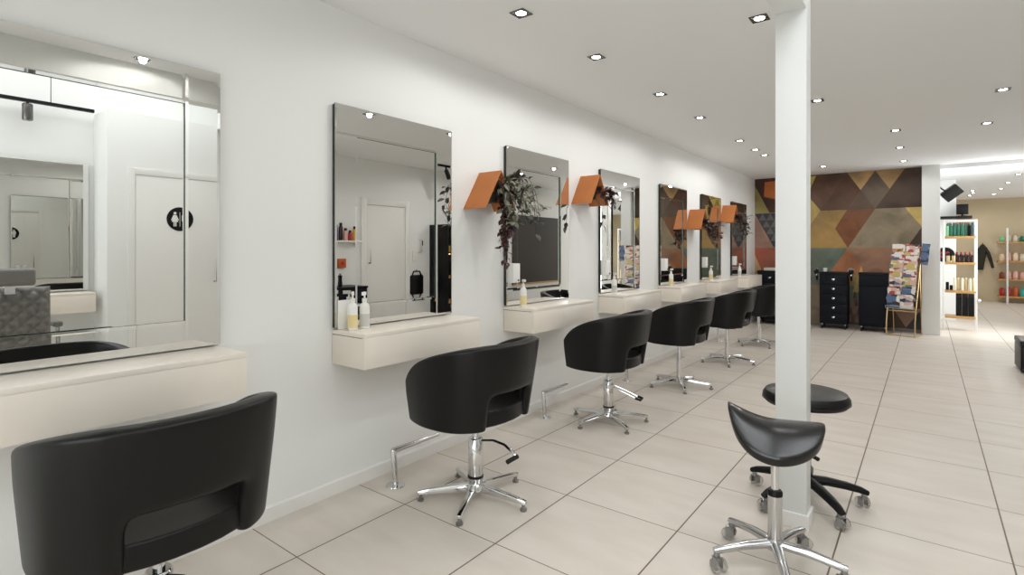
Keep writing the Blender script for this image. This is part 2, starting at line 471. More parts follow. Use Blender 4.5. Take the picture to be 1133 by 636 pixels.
# ------------------------------------------------------------------ wall mirrors (five bevelled glass panes each)
def bevel_pane(x0, x1, y0, y1, z0, z1, bw=.012, bd=.0006):
    """slab lying on the wall; front face towards +x with a shallow polished bevel"""
    bm = B()
    a = [bm.verts.new((x0, y, z)) for y, z in ((y0,z0),(y1,z0),(y1,z1),(y0,z1))]
    e = [bm.verts.new((x1-bd, y, z)) for y, z in ((y0,z0),(y1,z0),(y1,z1),(y0,z1))]
    f = [bm.verts.new((x1, y, z)) for y, z in ((y0+bw,z0+bw),(y1-bw,z0+bw),(y1-bw,z1-bw),(y0+bw,z1-bw))]
    bm.faces.new(a[::-1]).material_index = 1
    for i in range(4):
        j = (i+1) % 4
        bm.faces.new((a[i], a[j], e[j], e[i])).material_index = 1
        bm.faces.new((e[i], e[j], f[j], f[i])).material_index = 0
    bm.faces.new(f).material_index = 0
    return bm

def make_mirror(label, loc, rotz=0.):
    t = thing('wall_mirror', label, 'mirror', loc, rotz, 'paned mirrors along the walls')
    w, h, s = .888, 1.205, .142
    obj('backing_board', bx(.001, .016, .004, w-.004, .004, h-.004), MBACK, t, smooth=False)
    def pane(n, *a, **k): obj(n, bevel_pane(*a, **k), [MIRROR, MEDGE], t, smooth=False)
    pane('centre_pane', .016, .021, s-.004, w-s+.004, s-.03, h-s-.01)
    pane('top_strip', .021, .029, 0, w-s, h-s-.02, h)
    pane('right_strip', .021, .029, w-s, w, 0, h)
    pane('bottom_strip', .021, .029, 0, w-s, 0, s-.024)
    pane('left_strip', .021, .029, 0, s, s-.024, h-s-.02)
    return t
ORD = ['large nearest mirror cropped by the left edge of the photo', 'wall mirror reflecting a white door, above two white bottles',
       'wall mirror reflecting a large dark panel, right of the leafiest copper pocket', 'wall mirror reflecting the magazine rack, beside the sparse copper pocket',
       'wall mirror reflecting brown mural shapes, with no copper pocket on its left', 'narrow looking mirror between the two far copper pockets', 'farthest mirror on the left wall, next to the mural corner']
SY = [1.687+1.475*(i-1) for i in range(7)]     # left edges of the seven stations
for i in range(7): make_mirror(ORD[i], (.001, SY[i], .893))
make_mirror('wall mirror on the opposite wall, behind the grey quilted chair in the reflection', (XR-.001, 1.6, .93), PI)

# ------------------------------------------------------------------ vanity shelves
def make_shelf():
    t = thing('vanity_shelf', '', 'shelf', (0, 0, 0), 0, 'cream floating vanity shelves')
    obj('drawer_box', box(bx(.002, .262, .004, .888, 0, .155), .262, .279, .004, .888, 0, .1588), CREAM, t, bevel=.0008)
    obj('shadow_gap', bx(.002, .26, .008, .884, .155, .159), GAPM, t, smooth=False)
    obj('top_board', bx(.0, .280, .003, .889, .159, .18), CREAM, t, bevel=.002)
    return t
SL = ['large nearest cream floating shelf cropped by the left edge', 'cream floating shelf with two white bottles on it', 'cream floating shelf under the mirror that reflects the dark panel',
      'cream floating shelf under the mirror reflecting the magazine rack', 'cream floating shelf fifth from the front, under the brown reflecting mirror', 'cream floating shelf second from the mural wall', 'farthest cream floating shelf next to the mural corner']
sh0 = make_shelf()
for i in range(7):
    o = sh0 if i == 0 else dup(sh0, (0, 0, 0))
    o.location = (.001, SY[i]-.003, .705); o['label'] = SL[i]

# ------------------------------------------------------------------ salon chairs
def shell_cols():
    pts = []
    for x in (-.238, -.228, -.19, -.12, -.05): pts.append((x, -.324+.05*max(0, (-x-.05)/.19)**2))
    n = 15
    for i in range(n+1):
        a = -PI/2+PI*i/n
        ca, sa = math.cos(a), math.sin(a)
        pts.append((.262*max(0, ca)**.86, .324*math.copysign(abs(sa)**.94, sa)))
    for x in (-.05, -.12, -.19, -.228, -.238): pts.append((x, .324-.05*max(0, (-x-.05)/.19)**2))
    return pts
def make_chair(label, hydraulic, phase):
    t = thing('styling_chair', label, 'chair', (0, 0, 0), 0, 'black styling chairs')
    # back and arms: one curved padded band with a notch open towards the seat at the back
    cols = shell_cols(); bm = B()
    fr = [0, .03, .2, .41, .53, .72, .97, 1]
    V = []
    for x, y in cols:
        top = .852-.50*max(0, .22-x)**1.5
        bot = .432
        if x < -.12:
            k = (-.12-x)/.118
            top -= .06*k*k; bot += .008*k*k
        col = []
        for f in fr:
            z = bot+(top-bot)*f
            sc = .95+.05*min(1, f*1.3)
            col.append(bm.verts.new((x*sc+(.055*f*min(1, x/.2) if x > 0 else 0), y*sc*(1+.02*f), z)))
        V.append(col)
    for i in range(len(cols)-1):
        ym = (cols[i][1]+cols[i+1][1])/2; xm = (cols[i][0]+cols[i+1][0])/2
        for j in range(len(fr)-1):
            if xm > .1 and abs(ym) < .18 and j < 3: continue
            bm.faces.new((V[i][j], V[i+1][j], V[i+1][j+1], V[i][j+1]))
    for v in [v for v in bm.verts if not v.link_faces]: bm.verts.remove(v)
    o = obj('backrest', bm, LEATHER, t, rec=False)
    m = o.modifiers.new('pad', 'SOLIDIFY'); m.thickness = .058; m.offset = -1
    m = o.modifiers.new('round', 'SUBSURF'); m.levels = 2; m.render_levels = 2
    # seat pan that shows as the lip under the notch
    out = [(x*.88, y*.88) for x, y in cols]
    bm = prism(B(), out, .448, .525)
    o = obj('seat', bm, LEATHER, t, bevel=.022, seg=3)
    bm = lathe(B(), [(.0, .40), (.10, .40), (.11, .41), (.11, .45), (0, .45)], 24)
    obj('seat_plate', bm, BLACK, t)
    if hydraulic:
        obj('piston', lathe(B(), [(0, .30), (.018, .30), (.018, .405), (0, .405)], 20), CHROME, t)
        c = obj('pump_cylinder', lathe(B(), [(0, .05), (.034, .05), (.036, .06), (.036, .10), (.039, .105), (.039, .315), (.034, .322), (0, .322)], 28), CHROME, t)
        obj('collar', lathe(B(), [(.0365, .112), (.042, .112), (.042, .122), (.0365, .122), (.0365, .112)], 28), BLACK, c)
        # foot pump lever
        LM = R(rad(14), 'Z')
        if hydraulic == 'wire':
            bm = B()
            for q in (-1, 1): tube(bm, [LM @ Vector(p) for p in ((.036, q*.03, .275), (.12, q*.034, .245), (.215, q*.034, .205))], .0045, 8)
            lv = obj('pump_lever', bm, CHROME, t)
            obj('pedal', tube(B(), [LM @ Vector(p) for p in ((.205, -.036, .208), (.245, -.03, .196), (.25, .03, .196), (.215, .036, .205))], .009, 10), RUBBER, lv)
            obj('lever_collar', lathe(B(), [(.0385, .262), (.046, .262), (.046, .288), (.0385, .288), (.0385, .262)], 24), CHROME, lv)
        else:
            pts = [(.034, .0, .309), (.10, .01, .315), (.165, .006, .303), (.215, -.006, .278), (.232, -.014, .262)]
            lv = obj('pump_lever', tube(B(), [LM @ Vector(p) for p in pts], .012, 10, flat=.5), CHROME, t)
            obj('pedal', tube(B(), [LM @ Vector(p) for p in ((.242, -.004, .258), (.214, -.068, .247))], .012, 10), RUBBER, lv)
    else:
        obj('piston', lathe(B(), [(0, .24), (.019, .24), (.019, .405), (0, .405)], 20), CHROME, t)
        obj('pump_cylinder', lathe(B(), [(0, .05), (.03, .05), (.028, .10), (.026, .26), (.03, .262), (.03, .272), (0, .272)], 24), CHROME, t)
    obj('hub', lathe(B(), [(0, .042), (.045, .042), (.052, .05), (.05, .07), (.04, .082), (0, .086)], 24), CHROME, t)
    for k in range(5):
        a = phase+2*PI*k/5
        M = R(a, 'Z')
        bm = B()
        sec = []
        for r_, hw, z0, z1 in ((.03, .021, .042, .082), (.12, .019, .042, .076), (.25, .016, .036, .062), (.302, .013, .034, .052)):
            sec.append([bm.verts.new(M @ Vector(p)) for p in ((r_, -hw, z0), (r_, hw, z0), (r_, hw*.75, z1), (r_, -hw*.75, z1))])
        for s0, s1 in zip(sec, sec[1:]):
            for q in range(4): bm.faces.new((s0[q], s0[(q+1) % 4], s1[(q+1) % 4], s1[q]))
        bm.faces.new(sec[0][::-1]); bm.faces.new(sec[-1])
        lg = obj('leg', bm, CHROME, t, bevel=.004)
        obj('glide', lathe(B(), [(0, 0), (.016, 0), (.018, .004), (.018, .012), (.009, .016), (.009, .04), (0, .04)], 16, M=M @ T(.288, 0, 0)), STEEL, lg)
    return t
rad = math.radians
CH = [((.634, .650), True, rad(20), 0, 'largest black styling chair, cut by the bottom left corner of the photo'),
      ((.634, 2.133), True, rad(8), 0, 'black styling chair with curved chrome pump lever, below the two white bottles'),
      ((.600, 3.70), 'wire', rad(-108), rad(2), 'black styling chair with wire pump pedal, third from the front'),
      ((.640, 5.08), False, rad(-60), rad(0), 'black styling chair on plain star base, fourth from the front'),
      ((.680, 6.50), False, rad(-70), rad(2), 'black styling chair on plain star base, fifth from the front'),
      ((.690, 7.95), False, rad(-50), rad(8), 'farthest black styling chair, partly behind the white pillar')]
for (xy, hy, ph, rz, lab) in CH:
    c = make_chair(lab, hy, ph-rz); c.location = (*xy, 0); c.rotation_euler = (0, 0, rz)

# ------------------------------------------------------------------ chrome footrests
def make_footrest():
    t = thing('footrest', '', 'footrest', (0, 0, 0), 0, 'chrome floor footrests')
    obj('floor_plate', lathe(B(), [(0, 0), (.05, 0), (.052, .003), (.05, .008), (.02, .011), (0, .011)], 28), CHROME, t)
    obj('post', tube(B(), [(0, 0, .008), (-.005, -.012, .19), (-.006, -.01, .2)], .016, 14), CHROME, t)
    obj('foot_bar', tube(B(), [(-.006, -.014, .197), (.0, .33, .197)], [.017, .011], 14), CHROME, t)
    return t
f0 = make_footrest()
FR = [((.185, 1.97), 'chrome footrest on the floor beside the chair with the curved lever'), ((.155, 3.49), 'chrome footrest between the second and third chairs'),
      ((.14, 4.98), 'chrome footrest behind the chair with wire pedal'), ((.15, 6.45), 'chrome footrest behind the fourth chair'), ((.15, 7.93), 'farthest chrome footrest, low behind the fifth chair')]
for i, (xy, lab) in enumerate(FR):
    o = f0 if i == 0 else dup(f0, (0, 0, 0))
    o.location = (*xy, 0); o['label'] = lab

# ------------------------------------------------------------------ copper A-frame wall pockets and plants
def make_pocket():
    t = thing('wall_planter', '', 'planter', (0, 0, 0), 0, 'copper wall planters')
    th = .006; hw, hh, d = .17, .27, .205
    n = math.hypot(hw, hh); ox, oz = hh/n*th, hw/n*th
    for s in (-1, 1):
        bm = prism(B(), [(s*hw, 0), (0, hh), (0, hh-oz*2.2), (s*(hw-ox*1.4), 0)], .001, d, 'x')
        obj('sloped_side', bm, COPPER, t, bevel=.0012, seg=1)
    obj('pot', lathe(B(), [(0, .05), (.05, .05), (.062, .12), (.056, .12), (.05, .11), (0, .11)], 18, c=(.10, 0, 0)), POT, t)
    obj('hanger_rod', tube(B(), [(.10, -.125, .06), (.10, .125, .06)], .004, 8), POT, t)
    return t
PK = [((2.885, 1.592), 'copper wall planter with the fullest trailing plant, between the second and third mirrors'), ((4.30, 1.72), 'copper wall planter with a few dark sprigs, left of the rack reflecting mirror'),
      ((7.185, 1.585), 'copper wall planter left of the sixth mirror'), ((8.66, 1.735), 'copper wall planter beside the farthest mirror')]
p0 = make_pocket()
for i, ((y, z), lab) in enumerate(PK):
    o = p0 if i == 0 else dup(p0, (0, 0, 0))
    o.location = (.001, y, z); o['label'] = lab

def leaf(bm, base, d, up, L, W, rnd):
    d = d.normalized(); s = d.cross(up)
    if s.length < 1e-3: s = Vector((0, 1, 0))
    s.normalize(); n = s.cross(d)
    prof = [(0, .0, 0), (.25, .8, .04), (.5, 1, .06), (.78, .6, .02), (1, 0, -.08)]
    prev = None
    mid = [bm.verts.new(base+d*L*a+n*L*(c-.06)) for a, w, c in prof]
    lf = [bm.verts.new(base+d*L*a+s*W*w/2+n*L*c) if w else None for a, w, c in prof]
    rt = [bm.verts.new(base+d*L*a-s*W*w/2+n*L*c) if w else None for a, w, c in prof]
    for q in (lf, rt):
        for i in range(4):
            f = [mid[i], mid[i+1]]
            if q[i+1]: f.append(q[i+1])
            if q[i]: f.append(q[i])
            bm.faces.new(f)

def make_plant(label, loc, strands, leafm, seed, rotz=0):
    """strands: list of (control points relative to loc, leaves, leaf length, material index)"""
    rnd = random.Random(seed)
    t = thing('trailing_plant', label, 'plant', loc, rotz, 'artificial plants in the copper planters')
    sb = B(); lb = [B() for _ in leafm]
    for pts, nl, LL, mi, spread in strands:
        P = [Vector(p) for p in pts]
        # smooth polyline
        Q = []
        m = 6
        for i in range(len(P)-1):
            a = P[max(0, i-1)]; b_ = P[i]; c = P[i+1]; d = P[min(len(P)-1, i+2)]
            for k in range(m):
                u = k/m
                Q.append(.5*((2*b_)+(c-a)*u+(2*a-5*b_+4*c-d)*u*u+(3*b_-a-3*c+d)*u**3))
        Q.append(P[-1])
        tube(sb, Q, [.0028*(1-.6*i/len(Q)) for i in range(len(Q))], 5)
        for k in range(nl):
            f = (.12+.88*(k+rnd.random())/nl)*(len(Q)-1); i = min(int(f), len(Q)-2)
            p = Q[i].lerp(Q[i+1], f-i)
            dr = (Q[i+1]-Q[i]).normalized()
            o_ = Vector((rnd.uniform(-.4, 1), rnd.uniform(-1, 1), rnd.uniform(-.9, .8)))
            dd = (dr*.5+o_*spread).normalized()
            pb = p+o_*.008
            if pb.x < .012-0: pb.x = .012
            if pb.x+dd.x*LL < .01: dd.x = abs(dd.x)
            leaf(lb[mi], pb, dd, Vector((rnd.uniform(-.4, .9), rnd.uniform(-.5, .5), 1)), LL*rnd.uniform(.75, 1.2), LL*rnd.uniform(.5, .68), rnd)
    obj('stems', sb, STEM, t)
    for q, m in zip(lb, leafm):
        if len(q.verts): obj('foliage', q, m, t, smooth=True, rec=False)
        else: q.free()
    return t
rn = random.Random(3)
st = []
for k in range(30):     # bushy body spilling out of the front of the pocket
    a = rn.uniform(-1, 1)
    st.append(([(.12, a*.03, .10), (.17+rn.random()*.06, .04+a*.07, .14+rn.uniform(-.04, .08)), (.22+rn.random()*.1, .05+a*.15, .06+rn.uniform(-.16, .14)), (.23+rn.random()*.11, .06+a*.21, .0+rn.uniform(-.26, .16))], 7, .062, 0, .8))
for k in range(13):     # purple tail hanging down
    a = rn.uniform(-1, 1)
    st.append(([(.15, a*.03, .10), (.21, .0+a*.05, .0), (.22+rn.random()*.04, -.02+a*.06, -.12), (.21+rn.random()*.05, -.03+a*.06, -.16-rn.random()*.24)], 12, .05, 1, .75))
for k in range(5):
    a = rn.uniform(-1, 1)
    st.append(([(.13, .02, .10), (.225, .04+a*.03, .17), (.25, .08+a*.05, .24+.03*a), (.25, .12+a*.08, .23)], 8, .055, 2, .8))
make_plant('full trailing plant with grey green leaves and purple tail, in the nearest copper planter', (0, 2.925, 1.592), st, [LEAF, LEAFP, LEAFD], 7)
st = []
for k in range(10):
    a = rn.uniform(-1, 1)
    st.append(([(.12, a*.02, .09), (.19, .05+a*.04, .12), (.22, .12+a*.07, .06+rn.uniform(-.08, .1)), (.23, .20+a*.08, .05+rn.uniform(-.14, .14))], 5, .065, 0, .6))
st.append(([(.12, .0, .09), (.2, .0, .0), (.22, .02, -.1), (.22, .01, -.2)], 6, .07, 1, .5))
make_plant('sparse plant with dark purple sprigs, in the second copper planter', (0, 4.30, 1.72), st, [LEAFP, LEAFD], 8)
for y, z, lab, sd in ((7.185, 1.585, 'dark leafed plant spilling from the copper planter left of the sixth mirror', 9), (8.66, 1.735, 'dark leafed plant spilling from the copper planter by the farthest mirror', 10)):
    st = []
    for k in range(26):
        a = rn.uniform(-1, 1)
        st.append(([(.12, a*.02, .10), (.19, .06+a*.06, .08), (.24, .16+a*.12, .0+rn.uniform(-.12, .1)), (.25+rn.random()*.05, .26+a*.22, -.05+rn.uniform(-.24, .2))], 6, .07, k % 2, .7))
    make_plant(lab, (0, y, z), st, [LEAFD, LEAFP], sd)

# ------------------------------------------------------------------ bottles and small things on the shelves
def pump_bottle(name, label, loc, r=.024, h=.15, body=PLASTIC, band=LABELY, group=None, pump=True, rotz=0., cat='bottle'):
    t = thing(name, label, cat, loc, rotz, group)
    obj('body', lathe(B(), [(0, 0), (r*.92, 0), (r, .006), (r, h*.72), (r*.85, h*.82), (r*.42, h*.88), (r*.42, h*.92), (0, h*.92)], 18), body, t)
    if band: obj('label_band', lathe(B(), [(r*1.0, h*.08), (r*1.02, h*.08), (r*1.02, h*.5), (r, h*.5), (r, h*.08)], 18), band, t)
    bm = lathe(B(), [(0, h*.9), (r*.5, h*.9), (r*.5, h*1.02), (0, h*1.02)], 14)
    if pump:
        lathe(bm, [(0, h), (r*.18, h), (r*.18, h*1.16), (0, h*1.16)], 8)
        box(bm, -r*.35, r*1.2, -r*.28, r*.28, h*1.13, h*1.24)
    obj('cap', bm, body if pump else PLASTIC, t)
    return t
ZS = .886
pump_bottle('spray_bottle', 'white bottle with pale yellow foot on the second shelf, left and leaning look', (.105, 1.745, ZS), .026, .165, group='white bottles on the vanity shelves', rotz=-.6)
pump_bottle('spray_bottle', 'white bottle with grey label line on the second shelf, the right one', (.10, 1.825, ZS), .027, .16, band=LABELG, group='white bottles on the vanity shelves', rotz=-.9)
b = bx(.035, .041, 0, .075, 0, .155); t = obj('card', b, PLASTIC, None, bevel=.001); t.location = (0, 1.700, ZS)
tagp(t, 'white card standing against the lower left of the mirror, left of the two bottles', 'card')
BLB = ['white spray bottle with yellow band on the shelf under the dark panel reflection', 'white spray bottle on the shelf below the magazine rack reflection', 'white spray bottle with yellow band on the fifth shelf',
       'yellow and white spray bottle on the sixth shelf', 'white spray bottle on the farthest shelf']
for i in range(2, 7):
    pump_bottle('spray_bottle', BLB[i-2], (.125, SY[i]+.085+.01*(i % 2), ZS), .026, .165, band=(LABELY if i != 3 and i != 6 else LABELG), group='white bottles on the vanity shelves', rotz=-.5)
sb0 = None
for i in range(2, 7):
    lab = 'white box mounted on the lower left of the %s mirror' % ['dark panel reflecting', 'magazine rack reflecting', 'fifth', 'sixth', 'farthest'][i-2]
    if sb0 is None:
        t = thing('socket_box', lab, 'socket box', (.03, SY[i]+.02, 1.065), 0, 'white boxes on the mirrors')
        obj('housing', bx(.0, .05, 0, .085, 0, .145), PLASTIC, t, bevel=.004)
        obj('switch', bx(.05, .054, .055, .068, .012, .024), BLACK, t, bevel=.001)
        sb0 = t
    else: dup(sb0, (.03, SY[i]+.02, 1.065), 0, lab)

# ------------------------------------------------------------------ stools in front of the pillar
def caster(parent, M, m_wheel):
    """swivel caster; wheel contact at z=0 below the leg end"""
    c = obj('caster', B(), STEEL, parent)
    bm = B()
    lathe(bm, [(0, .052), (.012, .052), (.012, .075), (0, .075)], 12)
    box(bm, -.012, .022, -.0145, -.0115, .012, .05); box(bm, -.012, .022, .0115, .0145, .012, .05)
    box(bm, -.014, .016, -.0145, .0145, .05, .056)
    bmesh.ops.transform(bm, matrix=M, verts=bm.verts)
    bmesh.ops.recalc_face_normals(bm, faces=bm.faces)
    bm.to_mesh(c.data); bm.free()
    for s in (-1, 1):
        w = lathe(B(), [(0, -.004), (.022, -.004), (.0265, 0), (.0265, .008), (.022, .0115), (0, .0115)], 22, M=M @ T(.012, s*.016, .0265) @ R(-s*PI/2, 'X'))
        obj('wheel', w, m_wheel, c)
    return c

def stool_base(t, phase, r, metal, column_top, black=False):
    z0 = .075
    for k in range(5):
        a = phase+2*PI*k/5; M = R(a, 'Z'); bm = B()
        if not black:
            pts = [M @ Vector(p) for p in ((.02, 0, .105), (.12, 0, .10), (r-.02, 0, .083), (r+.005, 0, .079))]
            tube(bm, pts, [.022, .020, .017, .014], 12, flat=.85)
        else:
            pts = [M @ Vector(p) for p in ((.02, 0, .12), (.10, 0, .118), (.19, 0, .105), (r-.02, 0, .09), (r+.012, 0, .077))]
            tube(bm, pts, [.031, .029, .026, .022, .017], 12, flat=.75)
        lg = obj('leg', bm, metal, t)
        caster(lg, M @ T(r-.006, 0, 0) @ R(k*1.3+.5, 'Z'), CLEARP)
    hz = .128 if not black else .15
    obj('hub', lathe(B(), [(0, .08), (.03, .08), (.034, .09), (.032, hz), (0, hz)], 24), metal, t)

def loft_rings(bm, rings):
    vs = [[bm.verts.new(p) for p in r] for r in rings]
    n = len(vs[0])
    for a, b_ in zip(vs, vs[1:]):
        for k in range(n): bm.faces.new((a[k], a[(k+1) % n], b_[(k+1) % n], b_[k]))
    bm.faces.new(vs[0][::-1]); bm.faces.new(vs[-1])
    return bm

t = thing('saddle_stool', 'black saddle stool on a polished chrome five star base, in front of the pillar', 'stool', (2.03, 2.415, 0))
stool_base(t, rad(148), .25, ALU, .45)
obj('gas_cylinder', lathe(B(), [(0, .10), (.026, .10), (.027, .11), (.027, .305), (0, .305)], 24), ALU, t)
obj('collar', lathe(B(), [(0, .303), (.029, .303), (.029, .318), (.024, .325), (0, .325)], 24), BLACK, t)
obj('piston', lathe(B(), [(0, .32), (.0155, .32), (.0155, .51), (0, .51)], 18), CHROME, t)
def saddle():
    bm = B(); ua = Vector((.966, .26, 0)); va = Vector((-.26, .966, 0))
    n = 22; mm = 20
    def pt(u, v, off):
        hl = .185; e_ = math.sqrt(max(0, 1-abs(u)**(3.4 if u < 0 else 2.2))); hw = (.165*(1+.16*u) if u < 0 else .165)*e_*(1 if v < 0 else .8)
        z = .606+(.012*u*u if u > 0 else .066*abs(u)**1.7)-(.098-.015*u if v < 0 else .03)*(abs(v)**2.1)*e_
        z -= off
        s = 1-off*1.2
        return ua*(u*hl*s)+va*(v*hw*s)+Vector((0, 0, z))
    us = [-1+2*i/n for i in range(n+1)]
    top = []
    for u in us: top.append([bm.verts.new(pt(u*.999, -1+2*j/mm, 0)) for j in range(mm+1)])
    bot = []
    for u in us: bot.append([bm.verts.new(pt(u*.985, (-1+2*j/mm)*.97, .05)) for j in range(mm+1)])
    for i in range(n):
        for j in range(mm):
            bm.faces.new((top[i][j], top[i+1][j], top[i+1][j+1], top[i][j+1]))
            bm.faces.new((bot[i][j+1], bot[i+1][j+1], bot[i+1][j], bot[i][j]))
    for i in range(n):
        bm.faces.new((bot[i][0], bot[i+1][0], top[i+1][0], top[i][0]))
        bm.faces.new((top[i][mm], top[i+1][mm], bot[i+1][mm], bot[i][mm]))
    for j in range(mm):
        bm.faces.new((top[0][j], top[0][j+1], bot[0][j+1], bot[0][j]))
        bm.faces.new((bot[n][j], bot[n][j+1], top[n][j+1], top[n][j]))
    bmesh.ops.remove_doubles(bm, verts=bm.verts, dist=.0015)
    return bm
o = obj('seat', saddle(), mat('black_saddle_leather', (24, 23, 22), .24, bump=.05, bscale=180), t)
m = o.modifiers.new('round', 'SUBSURF'); m.levels = 1; m.render_levels = 2
obj('seat_plate', lathe(B(), [(0, .495), (.04, .495), (.06, .51), (0, .515)], 20), BLACK, t)
obj('height_lever', tube(B(), [(.02, .02, .505), (.085, .095, .478), (.135, .15, .435)], [.006, .007, .009], 10), BLACK, t)

t = thing('round_stool', 'black round seated rolling stool on a black five star base, behind the pillar', 'stool', (2.025, 3.15, 0))
stool_base(t, rad(-49), .275, BLACK, .5, True)
obj('gas_cylinder', lathe(B(), [(0, .12), (.026, .12), (.026, .33), (.017, .335), (.017, .51), (0, .51)], 20), BLACK, t)
o = obj('seat', lathe(B(), [(0, .51), (.16, .51), (.19, .517), (.203, .535), (.203, .556), (.19, .576), (.16, .584), (.08, .582), (0, .58)], 40), LEATHER, t)
obj('piping', lathe(B(), [(.200, .531), (.206, .533), (.206, .539), (.200, .541), (.2, .531)], 40), PIPING, o)

# ------------------------------------------------------------------ downlights
def make_downlight():
    t = thing('downlight', '', 'ceiling light', (0, 0, 0), 0, 'recessed square ceiling downlights')
    b = B()
    for a in ((-.047, .047, -.047, -.036), (-.047, .047, .036, .047), (-.047, -.036, -.036, .036), (.036, .047, -.036, .036)): box(b, a[0], a[1], a[2], a[3], -.006, 0)
    obj('bezel', b, DSTEEL, t, bevel=.001, seg=1)
    obj('reflector', lathe(B(), [(.042, -.002), (.038, -.004), (.029, -.0025), (.029, -.001), (.042, -.001), (.042, -.002)], 24), DSTEEL, t)
    obj('lens', lathe(B(), [(0, -.0035), (.022, -.0045), (.028, -.003), (.028, 0), (0, 0)], 24), LAMP, t)
    return t
DL = [(.78, 2.34), (.78, 3.18), (.78, 4.26), (.78, 5.25), (.78, 6.65), (.78, 7.37), (.78, 7.87), (1.79, 3.2), (1.78, 5.27), (1.26, 9.49), (2.26, 7.1), (2.26, 8.32), (2.26, 9.62), (3.01, 5.82), (3.01, 7.26),
      (3.76, 12.48), (3.76, 13.96), (3.76, 15.2), (3.76, 16.58), (3.35, 15.92), (3.31, 15.29), (3.33, 16.64), (1.78, 1.34), (1.78, 4.3)]
DLL = ['downlight nearest the viewer in the row above the chairs', 'second downlight in the row above the chairs', 'third downlight in the row above the chairs', 'fourth downlight in the row above the chairs',
       'fifth downlight in the row above the chairs', 'sixth downlight in the row above the chairs', 'seventh and last downlight in the row above the chairs', 'downlight touching the left side of the pillar top',
       'downlight just right of the pillar', 'downlight near the mural, close right of the pillar', 'front downlight of the row of three before the mural', 'middle downlight of the row of three before the mural',
       'downlight of the row of three closest to the mural', 'large downlight nearest the right edge of the photo', 'downlight behind the large one near the right edge', 'front downlight over the retail floor at the right edge',
       'second downlight over the retail floor', 'third downlight over the retail floor', 'farthest downlight in the retail row by the right', 'middle retail downlight of the cluster above the product shelf', 'front retail downlight of the cluster above the product shelf',
       'rear retail downlight of the cluster above the product shelf', 'downlight beside the beam, seen reflected in the nearest mirror', 'downlight hidden by the pillar, seen reflected in the second mirror']
d0 = make_downlight()
for i, (x, y) in enumerate(DL):
    k = .963 if y > 3 and False else 1
    o = d0 if i == 0 else dup(d0, (0, 0, 0))
    # measured on a ceiling plane at 2.60; carried along the same ray to the real ceiling height
    cx = 1.923*1.313; kk = (H-1.313)/(2.6-1.313)
    o.location = (cx+(x-cx)*kk, y*kk, H); o['label'] = DLL[i]
    L = bpy.data.lights.new('downlight_beam', 'SPOT'); L.energy = SPOT_W = 6.3; L.spot_size = rad(172); L.spot_blend = .3; L.shadow_soft_size = .022; L.color = (1, .995, .985)
    lo = bpy.data.objects.new('downlight_beam', L); COL.objects.link(lo); lo.location = (o.location.x, o.location.y, H-.012)

# ------------------------------------------------------------------ trolleys against the mural
def make_trolley(label, loc, w, drawers, group='black salon trolleys'):
    t = thing('salon_trolley', label, 'trolley', loc, 0, group)
    d = .30
    obj('cabinet', bx(0, w, 0, d, .085, .915), NAVY, t, bevel=.006)
    obj('top_tray', prism(B(), [(-.006, -.006), (w+.006, -.006), (w+.006, d+.006), (-.006, d+.006)], .915, .945), BLACK, t, bevel=.006)
    if drawers:
        h = .75/5
        for k in range(5):
            z = .105+k*(h+.006)
            dr = obj('drawer', bx(.012, w-.012, -.014, 0, z, z+h), NAVY, t, bevel=.004)
            b = prism(B(), [(w/2-.022, z+h*.70), (w/2+.022, z+h*.70), (w/2+.016, z+h*.55), (w/2, z+h*.48), (w/2-.016, z+h*.55)], -.021, -.013, 'y')
            obj('handle', b, CHROME, dr, bevel=.002)
    else:
        obj('door', bx(.012, w-.012, -.012, 0, .11, .72), NAVY, t, bevel=.005)
        obj('drawer', bx(.012, w-.012, -.012, 0, .73, .895), NAVY, t, bevel=.005)
    for x in (.035, w-.035):
        for y in (.03, d-.03):
            c = obj('caster', bx(x-.011, x+.011, y-.015, y+.015, .05, .087), STEEL, t, bevel=.002)
            obj('wheel', lathe(B(), [(0, -.012), (.026, -.012), (.032, -.006), (.032, .006), (.026, .012), (0, .012)], 18, M=T(x, y-.008, .032) @ R(PI/2, 'Y')), RUBBER, c)
    return t
make_trolley('black trolley with five drawers and silver pulls, against the mural', (1.10, 10.30, 0), .40, True)
make_trolley('plain fronted black trolley between the drawer trolley and the magazine rack', (1.655, 10.30, 0), .385, False)
make_trolley('black trolley with drawers in the far corner beyond the last shelf', (.13, 10.28, 0), .40, True)
def dryer(label, loc, rotz):
    t = thing('hair_dryer', label, 'hair dryer', loc, rotz, 'hair dryers on the trolleys')
    obj('barrel', lathe(B(), [(0, 0), (.03, 0), (.038, .02), (.038, .10), (.026, .13), (.022, .17), (0, .17)], 20, M=T(0, 0, .1) @ R(rad(100), 'X')), BLACK, t)
    obj('grip', tube(B(), [(0, -.03, .08), (0, -.01, -.04), (0, 0, -.05)], [.017, .015, .013], 12), BLACK, t)
    obj('holder', lathe(B(), [(.042, -.008), (.046, -.008), (.046, .008), (.042, .008), (.042, -.008)], 20, M=T(0, -.06, .11) @ R(rad(100), 'X')), CHROME, t)
    obj('holder_arm', bx(-.008, .008, -.055, .0, .02, .05), CHROME, t, bevel=.002)
    return t
dryer('black hair dryer in a chrome ring on the right of the drawer trolley', (1.548, 10.38, .86), 0)
dryer('black hair dryer left of the drawer trolley, beside the pillar edge', (1.055, 10.38, .86), 0)
t = thing('small_jar', 'small white jar on top of the drawer trolley', 'jar', (1.17, 10.40, .946))
obj('body', lathe(B(), [(0, 0), (.028, 0), (.03, .005), (.03, .045), (0, .045)], 18), PLASTIC, t)
obj('lid', lathe(B(), [(0, .045), (.032, .045), (.032, .062), (0, .064)], 18), PLASTIC, t)
b = B()
